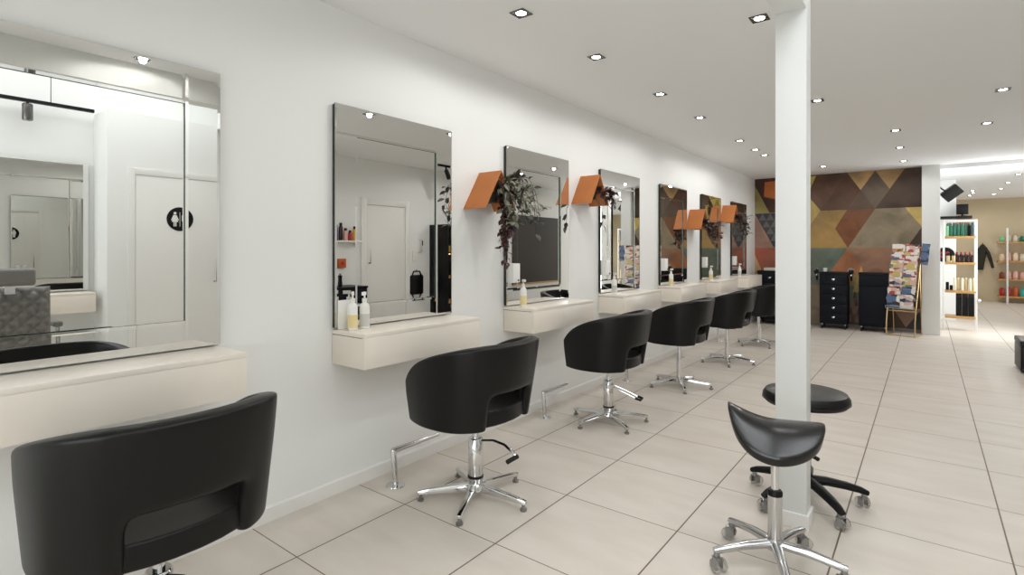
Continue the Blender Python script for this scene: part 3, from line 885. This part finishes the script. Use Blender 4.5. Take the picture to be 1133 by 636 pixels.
for k in range(3): box(b, 0, .24, 0, .17, .0+.016*k, .015+.016*k)
t = obj('folded_towel', b, TOWEL, None, bevel=.006); t.location = (.22, 10.34, .946); tagp(t, 'white folded towel on top of the corner trolley', 'towel')

# ------------------------------------------------------------------ magazine rack
RX, RY, RR = 2.235, 10.16, rad(-16)
t = thing('magazine_rack', 'brass magazine rack leaning back beside the white pier', 'magazine rack', (RX, RY, 0), RR)
hw = .185
lean = .26
def lz(z): return -.08+lean*(z-.4)/.95     # y of the rack plane at height z
b = B()
for s in (-1, 1): tube(b, [(s*hw, lz(.38)+.02, .38), (s*hw, lz(1.35)+.02, 1.35)], .008, 8)
tube(b, [(-hw, lz(1.35)+.02, 1.35), (hw, lz(1.35)+.02, 1.35)], .008, 8); tube(b, [(-hw, lz(.38)+.02, .38), (hw, lz(.38)+.02, .38)], .008, 8)
obj('side_frame', b, GOLD, t)
for s in (-1, 1): obj('leg', tube(B(), [(s*hw, lz(.40)+.02, .40), (s*hw, -.095, .2), (s*hw, -.10, .01)], .009, 8), GOLD, t)
b = B(); tube(b, [(-hw, -.10, .009), (-hw, .20, .009)], .009, 8); tube(b, [(hw, -.10, .009), (hw, .20, .009)], .009, 8)
tube(b, [(-hw, -.10, .009), (hw, -.10, .009)], .009, 8)
obj('foot_frame', b, GOLD, t)
obj('brace', tube(B(), [(-hw*.99, .20, .012), (-hw*.99, lz(1.0)+.03, 1.0)], .006, 8), GOLD, t)
obj('brace', tube(B(), [(hw*.99, .20, .012), (hw*.99, lz(1.0)+.03, 1.0)], .006, 8), GOLD, t)
NT = 7
MAGL = ['topmost', 'second', 'third', 'fourth', 'fifth', 'sixth', 'lowest']
RM = T(RX, RY, 0) @ R(RR, 'Z')
for k in range(NT):
    z = 1.19-.128*k
    b = B(); tube(b, [(-hw, lz(z)-.055, z+.035), (hw, lz(z)-.055, z+.035)], .0035, 6)
    tube(b, [(-hw, lz(z)+.015, z), (-hw, lz(z)-.055, z), (-hw, lz(z)-.055, z+.035)], .0035, 6); tube(b, [(hw, lz(z)+.015, z), (hw, lz(z)-.055, z), (hw, lz(z)-.055, z+.035)], .0035, 6)
    tube(b, [(-hw, lz(z)-.05, z), (hw, lz(z)-.05, z)], .0035, 6)
    obj('tier_rail', b, CHROME, t)
    for j in range(2):
        x = -hw+.012+.172*j+random.uniform(-.004, .012)
        ang = math.atan2(lean, .95)+.02
        b = bx(0, .168, -.004, .004, 0, .205+random.uniform(-.01, .015))
        m = obj('magazine', b, MAGS[(k*2+j*3+k//3) % 8], None, smooth=False)
        m.matrix_world = RM @ T(x, lz(z)-.036+.010*j, z+.005) @ R(-.045, 'X')
        tagp(m, 'glossy magazine on the %s tier of the brass rack, the %s one' % (MAGL[k], ('left', 'right')[j]), 'magazine', 'magazines in the brass rack')
    if k in (0, 1):     # a rolled magazine sticking out beyond the right side
        m = obj('magazine', bx(0, .10, -.01, .01, 0, .19), MAGS[6], None, smooth=False)
        m.matrix_world = RM @ T(hw+.012, lz(z)-.03, z+.03) @ R(-.045, 'X') @ R(.12, 'Y')
        tagp(m, 'blue magazine sticking out past the right side of the brass rack, %s' % ('the upper one', 'the lower one')[k], 'magazine', 'magazines in the brass rack')

# ------------------------------------------------------------------ retail end
t = thing('product_shelf', 'white framed product shelf with oak boards, right of the white pier', 'shelf', (2.74, 11.3, 0))
SW, SD = .425, .33
for x in (.01, SW-.01):
    for y in (.01, SD-.01): obj('post', bx(x-.011, x+.011, y-.011, y+.011, 0, 1.80), SKIRT, t, bevel=.002)
b = B()
for y in (.01, SD-.01): box(b, .02, SW-.02, y-.008, y+.008, 1.775, 1.795)
for x in (.01, SW-.01): box(b, x-.008, x+.008, .02, SD-.02, 1.775, 1.795)
obj('top_frame', b, SKIRT, t, bevel=.002)
ZB = [1.50, 1.075, .615, .20]
for z in ZB: obj('board', bx(.022, SW-.022, .0, SD, z, z+.035), OAK, t, bevel=.002)
o = obj('knob', lathe(B(), [(0, 0), (.03, .005), (.035, .02), (.02, .04), (0, .042)], 18, M=T(SW+.002, .01, .50) @ R(PI/2, 'Y')), CHROME, t)
def flask(name, label, loc, r, h, m, capm=None, group=None, cap=.15, cat='bottle'):
    t = thing(name, label, cat, loc, 0, group)
    obj('body', lathe(B(), [(0, 0), (r*.94, 0), (r, h*.03), (r, h*(.97-cap)), (r*.9, h*(1-cap)), (0, h*(1-cap))], 16), m, t)
    obj('cap', lathe(B(), [(0, h*(1-cap)), (r*.7, h*(1-cap)), (r*.7, h*.99), (r*.6, h), (0, h)], 16), capm or m, t)
    return t
def boxy(name, label, loc, w, d, h, m, group=None, cat='box', lid=None):
    t = thing(name, label, cat, loc, 0, group)
    obj('carton', bx(0, w, 0, d, 0, h*.86), m, t, bevel=.002); obj('flap', bx(.001, w-.001, .001, d-.001, h*.86, h), lid or m, t, bevel=.002)
    return t
NUM = ['leftmost', 'second from left', 'third from left', 'fourth from left', 'fifth from left', 'sixth from left', 'seventh from left', 'eighth from left']
X0, Y0 = 2.74, 11.3
for k in range(7):
    flask('shampoo_bottle', 'green shampoo bottle on the top board of the white product shelf, %s' % NUM[k], (X0+.055+.046*k, Y0+.09, ZB[0]+.036), .0205, .20, [CREAMB, GREENB, GREENB, GREENB, GREENB, GREENB, BLACK][k] if k not in (0,) else LGREEN, capm=GREENB, group='bottles on the top board of the product shelf')
for k in range(3):
    flask('spray_can', 'grey blue can at the right end of the top board, %s' % ('front', 'middle', 'rear')[k], (X0+.375, Y0+.06+.07*k, ZB[0]+.036), .022, .215, mat('slate_can', (88, 104, 112), .35), group='cans on the top board of the product shelf')
for k in range(4):
    boxy('product_carton', 'pinkish carton behind the green bottles, %s' % NUM[k], (X0+.05+.075*k, Y0+.22, ZB[0]+.036), .065, .06, .225, mat('dusty_pink_carton', (136, 96, 98), .5), group='cartons on the top board')
for k in range(2):
    flask('oil_bottle', 'pale gold bottle with black stopper on the second board, %s' % ('left', 'right')[k], (X0+.065+.07*k, Y0+.08, ZB[1]+.036), .024, .15, GOLDB, BLACK, 'bottles on the second board', .3)
for k in range(4):
    flask('serum_bottle', 'dark amber bottle with pale label in front row of the second board, %s' % NUM[k], (X0+.2+.056*k, Y0+.08, ZB[1]+.036), .022, .115, AMBER, BLACK, 'bottles on the second board', .3)
for k in range(4):
    flask('serum_bottle', 'dark amber bottle with red cap in rear row of the second board, %s' % NUM[k], (X0+.18+.056*k, Y0+.19, ZB[1]+.036), .022, .165, AMBER, REDB, 'bottles on the second board', .2)
for k in range(2):
    boxy('small_carton', 'small black carton at the left of the third board, %s' % ('left', 'right')[k], (X0+.035+.05*k, Y0+.12, ZB[2]+.036), .042, .05, .13-.05*k, BLACK, 'small cartons on the third board')
for k in range(6):
    flask('conditioner_bottle', 'cream tall bottle on the third board, %s' % NUM[k], (X0+.15+.047*k, Y0+.07+.02*(k % 2), ZB[2]+.036), .021, .205, CREAMB if k % 2 == 0 else GOLDB, CREAMB, 'bottles on the third board', .1)
for k in range(3):
    boxy('gift_box', 'tall black box on the lowest board, %s' % NUM[k], (X0+.165+.078*k, Y0+.08, ZB[3]+.036), .072, .12, .36, BLACK, 'black boxes on the lowest board', lid=MATTE)
# black shelf with monitor on the white block
t = thing('wall_shelf', 'black floating shelf on the white wall block behind the product shelf', 'shelf', (2.30, 12.62, 1.88))
obj('board', bx(0, .87, 0, .329, 0, .045), BLACK, t, bevel=.002)
obj('bracket', bx(.2, .24, .02, .329, -.05, 0), BLACK, t)
t = thing('monitor', 'black monitor standing on the black floating shelf', 'monitor', (3.04, 12.78, 1.926))
obj('screen', bx(-.085, .085, -.015, .015, .03, .22), BLACK, t, bevel=.004)
obj('foot', bx(-.06, .06, -.05, .05, 0, .012), BLACK, t, bevel=.002); obj('neck', bx(-.015, .015, -.008, .008, .01, .06), BLACK, t)
t = thing('wall_clock', 'round red and black dial on the white wall block', 'clock', (2.80, 12.947, 1.22))
obj('dial', lathe(B(), [(0, 0), (.13, 0), (.14, .01), (.13, .02), (0, .02)], 32, M=R(PI/2, 'X')), BLACK, t)
for k in range(4):
    obj('red_mark', lathe(B(), [(0, .02), (.026, .02), (.026, .026), (0, .026)], 16, M=R(PI/2, 'X') @ T(.05*math.cos(PI/4+k*PI/2), .05*math.sin(PI/4+k*PI/2), 0)), REDB, t)
# speaker hung near the pier
t = thing('wall_speaker', 'tilted black speaker fixed high beside the white pier', 'speaker', (2.835, 10.99, 2.215))
M = R(rad(-40), 'Y') @ R(rad(12), 'X')
obj('cabinet', bx(-.125, .125, -.06, .06, -.085, .085, M=M), BLACK, t, bevel=.008)
obj('grille', bx(-.115, .115, -.066, -.06, -.075, .075, M=M), MATTE, t, bevel=.004)
obj('bracket', tube(B(), [(-.03, .0, .0), (-.12, -.10, .06), (-.146, -.22, .08)], .012, 10), BLACK, t)
# jacket on a peg on the far wall
t = thing('jacket', 'dark green jacket hanging on the far beige wall', 'jacket', (3.66, YE-.10, .80))
rings = []
for z, w0, w1, dp in ((0, -.20, .02, .05), (.2, -.19, .04, .07), (.45, -.17, .08, .08), (.62, -.13, .10, .07), (.72, -.06, .06, .05), (.76, -.03, .03, .03)):
    c = (w0+w1)/2; h_ = (w1-w0)/2
    rings.append([(c+h_*math.cos(2*PI*k/16), dp*math.sin(2*PI*k/16), z) for k in range(16)])
o = obj('torso', loft_rings(B(), rings), JACKET, t)
obj('sleeve', tube(B(), [(.05, -.02, .66), (.13, -.03, .5), (.19, -.03, .28), (.24, -.03, .06)], [.055, .06, .055, .045], 14, flat=.8), JACKET, t)
t.scale = (.8, .8, .86)
obj('hanging_loop', tube(B(), [(0, 0, .75), (0, .05, .80), (0, .099, .80)], .008, 8), JACKET, t)
# far display shelf
t = thing('display_shelf', 'white posted display shelf with four oak boards on the beige wall, far right', 'shelf', (3.93, 17.9, 0))
for x in (.17, 1.3): obj('post', bx(x-.018, x+.018, 0, .036, 0, 1.85), SKIRT, t, bevel=.003)
FZ = [1.47, 1.0, .55, .125]
for z in FZ:
    bd = obj('board', bx(0, 1.5, .04, .34, z, z+.04), OAK, t, bevel=.003)
    for x in (.17, 1.3): obj('arm', bx(x-.012, x+.012, .03, .38, z-.02, z), SKIRT, bd)
cols = [[LGREEN, CREAMB, CREAMB, GREENB, GREENB, LGREEN, GREENB, LGREEN], [PEACHB, PINKB, PEACHB, CREAMB, YELB, PEACHB, CREAMB, PEACHB], [BROWNB, PINKB, PINKB, PINKB, PINKB, BROWNB, REDB, BROWNB], [REDB, REDB, ORANGEB, TEALB, TEALB, TEALB, REDB, TEALB]]
nm = [['pale green', 'cream', 'ivory', 'dark green', 'deep green', 'mint', 'emerald', 'light mint'], ['peach', 'pink', 'pale peach', 'cream', 'yellow', 'apricot', 'ivory', 'sand'], ['round brown', 'pink', 'rose', 'blush', 'light pink', 'chestnut', 'dark red', 'brown'], ['red', 'scarlet', 'orange', 'teal', 'aqua', 'turquoise', 'crimson', 'sea green']]
tier = ['top', 'second', 'third', 'lowest']
for r in range(4):
    for k in range(8):
        h_ = [.16, .20, .2, .24][r]*(1 if k % 3 else .85)
        flask('hair_product', '%s product jar on the %s board of the far display shelf' % (nm[r][k], tier[r]), (3.93+.08+.125*k, 17.9+.18, FZ[r]+.041), .05, h_, cols[r][k], None, 'jars on the far display shelf', .2, 'jar')
# ottoman at the right edge
t = thing('ottoman', 'black upholstered cube seat cropped by the right edge of the photo', 'ottoman', (3.315, 7.80, 0))
obj('body', bx(0, .52, 0, .53, .015, .285), LEATHER, t, bevel=.015, seg=3)
obj('cushion', bx(-.003, .523, -.003, .533, .285, .345), LEATHER, t, bevel=.018, seg=3)
for x in (.05, .47):
    for y in (.05, .48): obj('foot', lathe(B(), [(0, 0), (.02, 0), (.02, .016), (0, .016)], 12, c=(x, y, 0)), BLACK, t)

# ------------------------------------------------------------------ opposite side, seen in the mirrors
# restroom door
t = thing('door_1', 'white restroom door reflected in the nearest mirror', 'door', (WX, 1.87, 0)); t['kind'] = 'structure'
obj('frame', box(box(box(B(), -.012, .0, -.06, .0, 0, 2.10), -.012, 0, .80, .86, 0, 2.10), -.012, 0, 0, .80, 2.04, 2.10), SKIRT, t, bevel=.002)
obj('leaf', bx(-.006, .0, .004, .796, .006, 2.036), SKIRT, t, bevel=.002)
obj('handle', tube(B(), [(-.006, .72, .98), (-.045, .72, .98), (-.045, .72, 1.26), (-.006, .72, 1.26)], .008, 8), STEEL, t)
t = thing('restroom_sign', 'round black restroom sign with white man and woman figures on the door', 'sign', (WX-.0065, 2.26, 1.625))
obj('disc', lathe(B(), [(0, 0), (.118, 0), (.12, .002), (.12, .005), (0, .005)], 48, M=R(-PI/2, 'Y')), BLACK, t)
def figure(cy, woman):
    bm = B()
    lathe(bm, [(0, .0052), (.0135, .0052), (.0135, .0062), (0, .0062)], 20, M=T(0, cy, .058) @ R(-PI/2, 'Y'))
    if woman: out = [(-.015,.04),(.015,.04),(.036,-.012),(.028,-.016),(.014,.016),(.03,-.03),(.013,-.03),(.013,-.075),(.003,-.075),(.003,-.03),(-.003,-.03),(-.003,-.075),(-.013,-.075),(-.013,-.03),(-.03,-.03),(-.014,.016),(-.028,-.016),(-.036,-.012)]
    else: out = [(-.027,.04),(.027,.04),(.027,-.02),(.02,-.02),(.018,.022),(.016,.022),(.016,-.075),(.003,-.075),(.003,-.02),(-.003,-.02),(-.003,-.075),(-.016,-.075),(-.016,.022),(-.018,.022),(-.02,-.02),(-.027,-.02)]
    prism(bm, [(cy+a, b_) for a, b_ in out], -.0062, -.0052, 'x')
    return bm
obj('woman_figure', figure(-.045, True), PLASTIC, t, smooth=False)
obj('man_figure', figure(.045, False), PLASTIC, t, smooth=False)
obj('divider', bx(-.0062, -.0052, -.002, .002, -.075, .07), PLASTIC, t, smooth=False)
# second door
t = thing('door_2', 'white door reflected in the second mirror', 'door', (XR, 4.86, 0)); t['kind'] = 'structure'
obj('frame', box(box(box(B(), -.025, .0, -.09, .0, 0, 2.06), -.025, 0, .73, .82, 0, 2.06), -.025, 0, 0, .73, 1.97, 2.06), SKIRT, t, bevel=.003)
obj('leaf', bx(-.010, .0, .003, .727, .006, 1.967), SKIRT, t, bevel=.002)
obj('handle', tube(B(), [(-.010, .05, 1.12), (-.05, .05, 1.12), (-.05, .05, 1.34), (-.010, .05, 1.34)], .009, 8), STEEL, t)
# shelf with bottles, orange box, dark cabinet
t = thing('wall_shelf', 'white wall shelf with styling bottles, reflected left of the white door', 'shelf', (XR-.16, 4.1, 1.42))
obj('board', bx(0, .159, 0, .60, 0, .02), SKIRT, t, bevel=.002); obj('bracket', bx(.12, .159, .02, .05, -.06, 0), SKIRT, t); obj('bracket', bx(.12, .159, .55, .58, -.06, 0), SKIRT, t)
bc = [(BLACK, .17, 'short black'), (BLACK, .26, 'tall black'), (PURPB, .21, 'purple'), (AMBER, .24, 'dark amber'), (PINKB, .17, 'pink'), (REDB, .14, 'red'), (YELB, .2, 'yellow')]
for k, (m_, h_, n_) in enumerate(bc):
    flask('styling_bottle', '%s bottle on the reflected white wall shelf' % n_, (XR-.08, 4.15+.075*k, 1.441), .028, h_, m_, BLACK if m_ is not BLACK else PLASTIC, 'bottles on the reflected wall shelf', .2)
t = thing('alarm_box', 'orange alarm box on the wall under the reflected bottle shelf', 'alarm', (XR-.04, 4.37, 1.065))
obj('housing', bx(0, .0405, 0, .12, 0, .125), ORANGEB, t, bevel=.004); obj('button', bx(-.006, 0, .04, .08, .04, .085), REDB, t, bevel=.002)
t = thing('low_cabinet', 'black low cabinet reflected at the left of the second mirror', 'cabinet', (3.52, 3.98, 0))
obj('body', bx(0, .41, 0, .58, .05, .80), NAVY, t, bevel=.004); obj('top', bx(-.01, .41, -.01, .59, .80, .825), BLACK, t, bevel=.003)
dr = obj('door', bx(-.014, 0, .01, .57, .08, .78), NAVY, t, bevel=.004); obj('handle', bx(-.03, -.014, .5, .515, .5, .65), STEEL, dr, bevel=.003)
obj('plinth', bx(.02, .40, .02, .56, 0, .05), BLACK, t)
t = thing('clipper', 'black hair clipper on the reflected low cabinet', 'clipper', (3.66, 4.22, .8255), .3)
obj('body', lathe(B(), [(0, 0), (.025, .0), (.03, .03), (.024, .10), (.028, .15), (0, .155)], 14), BLACK, t); obj('blade', bx(-.02, .02, -.008, .008, .155, .175), STEEL, t, bevel=.001)
# hand mirror and intercom
t = thing('hand_mirror', 'black rectangular hand mirror hanging on the wall right of the reflected door', 'hand mirror', (XR-.022, 5.83, .52))
out = []
for cx_, cz_, a0 in ((.10, .12, -PI/2), (.10, .36, 0), (-.10, .36, PI/2), (-.10, .12, PI)):
    for k in range(5):
        a = a0+k*PI/8; out.append((cx_+.035*math.cos(a), cz_+.035*math.sin(a)))
obj('frame', prism(B(), out, 0, .018, 'x'), BLACK, t, bevel=.003)
for zz, s in ((.40, 1), (.08, -1)):
    obj('grip', tube(B(), [(.009, -.09, zz-.01*s), (.009, -.065, zz+.05*s), (.009, .065, zz+.05*s), (.009, .09, zz-.01*s)], .011, 8), BLACK, t)
obj('glass', bx(.018, .0195, -.11, .11, .11, .37), MIRROR, t)
obj('wall_hook', bx(.009, .021, -.012, .012, .455, .475), STEEL, t)
t = thing('intercom', 'white intercom handset on the wall above the reflected hand mirror', 'intercom', (XR-.035, 5.87, 1.27))
obj('base', bx(.01, .0355, 0, .09, 0, .22), PLASTIC, t, bevel=.004); obj('handset', bx(-.012, .01, .01, .045, .01, .21), LABELG, t, bevel=.006); obj('screen', bx(.007, .01, .055, .082, .11, .19), BLACK, t)
t = thing('light_switch', 'white switch plate below the reflected intercom', 'switch', (XR-.012, 5.75, 1.13)); obj('plate', bx(0, .011, 0, .085, 0, .17), PLASTIC, t, bevel=.002); obj('rocker', bx(-.004, 0, .02, .065, .03, .14), PLASTIC, t, bevel=.001)
# lit niche cabinet with black shelves
t = thing('display_cabinet', 'black display cabinet with warm lit shelves, reflected at the right of the second mirror', 'cabinet', (3.55, 6.12, 0))
obj('back_panel', bx(.375, .398, 0, .9, 0, 1.72), BLACK, t)
for y in (0, .875): obj('side_panel', bx(0, .375, y, y+.025, 0, 1.72), BLACK, t, bevel=.002)
for z in (.04, .46, .86, 1.25, 1.69):
    s_ = obj('shelf', bx(.005, .374, .026, .874, z, z+.025), OAK if .4 < z < 1 else BLACK, t, bevel=.002)
    if .4 < z < 1.3: obj('light_strip', bx(.33, .35, .05, .85, z-.012, z-.001), WARMGLOW, s_)
for k in range(6):
    flask('amber_jar', 'amber jar in the reflected black display cabinet, %s' % NUM[k], (3.74, 6.22+.13*k, 1.276), .035, .13, YELB if k % 2 else AMBER, BLACK, 'jars in the reflected display cabinet', .2, 'jar')
# dark panel and air conditioner
t = thing('dark_panel', 'large matt black wall panel reflected in the third mirror', 'panel', (XR-.03, 8.30, .62))
obj('board', bx(0, .029, 0, 1.65, 0, 1.38), mat('dark_grey_panel', (66, 62, 59), .6), t, bevel=.003); obj('lower_rail', bx(-.006, 0, 0, 1.65, 0, .03), OAK, t)
t = thing('air_conditioner', 'white air conditioner above the reflected dark panel', 'air conditioner', (XR-.22, 8.60, 2.16))
obj('housing', bx(0, .2205, 0, .84, 0, .27), PLASTIC, t, bevel=.03, seg=4); obj('louvre', bx(-.004, .05, .04, .80, .02, .05), LABELG, t, bevel=.003)
# quilted barber chair facing the opposite mirror
def quilt():
    bm = B(); n, m_ = 72, 84
    W2, Hh = .26, .47
    def f(i, j, s):
        y = -W2+2*W2*i/n; z = Hh*j/m_
        e = min(1, (1-abs(y)/W2)*6)*min(1, min(z, Hh-z)/.05) if True else 1
        d = abs(math.sin((y+z)*PI/.10))*abs(math.sin((y-z)*PI/.10))
        x = -(.03+.026*d)*math.sqrt(max(0., e)) if s < 0 else .03*math.sqrt(max(0, e))
        return bm.verts.new((x+.10*(z/Hh)*(-1)*.6, y*(1-.06*(z/Hh)), .56+z))
    A = [[f(i, j, -1) for j in range(m_+1)] for i in range(n+1)]; Cc = [[f(i, j, 1) for j in range(m_+1)] for i in range(n+1)]
    for i in range(n):
        for j in range(m_):
            bm.faces.new((A[i][j], A[i][j+1], A[i+1][j+1], A[i+1][j])); bm.faces.new((Cc[i][j], Cc[i+1][j], Cc[i+1][j+1], Cc[i][j+1]))
    bmesh.ops.remove_doubles(bm, verts=bm.verts, dist=.0004)
    return bm
t = thing('barber_chair', 'grey diamond quilted barber chair with headrest, reflected in the nearest mirror', 'chair', (3.0, .87, 0))
obj('backrest', quilt(), QUILT, t)
obj('headrest', bx(-.19, -.11, -.14, .14, 1.045, 1.175, M=None), QUILT, t, bevel=.03, seg=4)
obj('headrest_post', bx(-.13, -.07, -.03, .03, .985, 1.075), CHROME, t)
obj('seat', bx(.0, .50, -.26, .26, .45, .57), QUILT, t, bevel=.03, seg=3)
for s in (-1, 1):
    a_ = obj('armrest', bx(-.02, .38, s*.305-.03, s*.305+.03, .70, .745), QUILT, t, bevel=.015, seg=3)
    obj('arm_frame', box(box(B(), .0, .03, s*.305-.012, s*.305+.012, .47, .705), .0, .35, s*.305-.012, s*.305+.012, .47, .50), ALU, a_, bevel=.004)
obj('arm_rail', box(box(B(), .05, .09, -.30, .30, .452, .478), .25, .29, -.30, .30, .452, .478), ALU, t)
obj('column', lathe(B(), [(0, .03), (.05, .03), (.045, .42), (.09, .44), (.09, .452), (0, .452)], 24, c=(.25, 0, 0)), CHROME, t)
obj('base', lathe(B(), [(0, 0), (.30, 0), (.305, .012), (.28, .03), (.06, .04), (0, .04)], 40, c=(.25, 0, 0)), CHROME, t)
obj('footrest', bx(.55, .72, -.2, .2, .20, .225, M=None), ALU, t, bevel=.005)
obj('footrest_arm', tube(B(), [(.46, 0, .45), (.55, 0, .28), (.60, 0, .215)], .016, 10), ALU, t)
# opposite vanity shelf
dup(sh0, (XR-.001, 1.60, .735), PI, 'cream floating shelf on the opposite wall behind the quilted chair')
# track light on the opposite wall
t = thing('track_light', 'black ceiling track with one spot reflected in the nearest mirror', 'track light', (3.82, -1.2, 2.62))
obj('rail', bx(-.017, .017, 0, 2.82, 0, .03), BLACK, t)
sp_ = obj('spot_head', lathe(B(), [(0, -.16), (.035, -.16), (.038, -.15), (.038, -.02), (.03, -.012), (0, -.012)], 18, c=(0, 2.34, 0)), DSTEEL, t)
obj('yoke', bx(-.01, .01, 2.33, 2.35, -.02, .002), BLACK, sp_)
for k in range(2): obj('suspension_wire', tube(B(), [(0, .3+2.2*k, .03), (0, .3+2.2*k, HT-2.62)], .003, 6), BLACK, t)
t = thing('track_light', 'black ceiling track spot reflected at the top right of the second mirror', 'track light', (3.42, 5.75, H))
obj('rail', bx(-.015, .015, 0, .8, -.03, 0), BLACK, t)
for k in range(2):
    h_ = obj('spot_head', lathe(B(), [(0, -.15), (.035, -.15), (.036, -.14), (.03, 0), (0, 0)], 16, M=T(0, .2+.35*k, -.07) @ R(.5, 'X')), BLACK, t)
    obj('yoke', bx(-.008, .008, .19+.35*k, .21+.35*k, -.10, -.03), BLACK, h_)

# ------------------------------------------------------------------ light
def area(name, loc, rot, sx, sy, e, col=(1, 1, 1)):
    L = bpy.data.lights.new(name, 'AREA'); L.shape = 'RECTANGLE'; L.size = sx; L.size_y = sy; L.energy = e; L.color = col
    o = bpy.data.objects.new(name, L); COL.objects.link(o); o.location = loc; o.rotation_euler = rot
    return o
area('skylight_daylight', ((sx0+sx1)/2, 0, HT+.008), (0, 0, 0), sx1-sx0, sy1-sy0, 38, (.96, .985, 1))
area('front_window_daylight', (XR/2, YF-.012, 1.4), (rad(-90), 0, 0) if False else (rad(90), 0, 0), XR-.4, 2.2, 33, (.96, .985, 1))  # added source behind the camera, fills the room with soft light
area('added_side_daylight', (XR+.02, 11.1, 1.4), (0, rad(88), 0), 1.98, 1.38, 27, (.97, .99, 1))  # added source in the right wall, brightens mid-room and mural end
area('added_retail_daylight', (XE+.006, 15.4, 1.4), (0, rad(100), 0), 2.18, 4.98, 34, (.98, .99, 1))  # added source out of view, lifts the light at the retail end
for o in COL.objects:
    if o.type == 'LIGHT' and o.data.type == 'AREA' and 'front' in o.name: o.rotation_euler = (rad(108), 0, 0)  # added front source tilted up to put more light on the ceiling

w = bpy.data.worlds.new('sky'); S.world = w; w.use_nodes = True
w.node_tree.nodes['Background'].inputs['Color'].default_value = (.92, .96, 1, 1)
w.node_tree.nodes['Background'].inputs['Strength'].default_value = 1.6

# ------------------------------------------------------------------ camera
cam = bpy.data.cameras.new('camera'); co = bpy.data.objects.new('camera', cam); COL.objects.link(co)
cam.sensor_fit = 'HORIZONTAL'; cam.sensor_width = 36; cam.lens = 594/1133*36
cam.shift_y = -(318-276.3)/1133
co.location = (1.923*1.313, 0, 1.313)
co.rotation_euler = (rad(90), 0, math.atan2(.6113, .7915))
cam.clip_start = .02
S.camera = co
S.cycles.max_bounces = 12; S.cycles.glossy_bounces = 8; S.cycles.diffuse_bounces = 5; S.cycles.transmission_bounces = 8; S.cycles.transparent_max_bounces = 8
S.cycles.use_denoising = True; S.cycles.sample_clamp_indirect = 6; S.cycles.caustics_refractive = False
S.view_settings.view_transform = 'Standard'; S.view_settings.look = 'None'; S.view_settings.gamma = 1; S.view_settings.use_curve_mapping = False
S.view_settings.exposure = 1.05
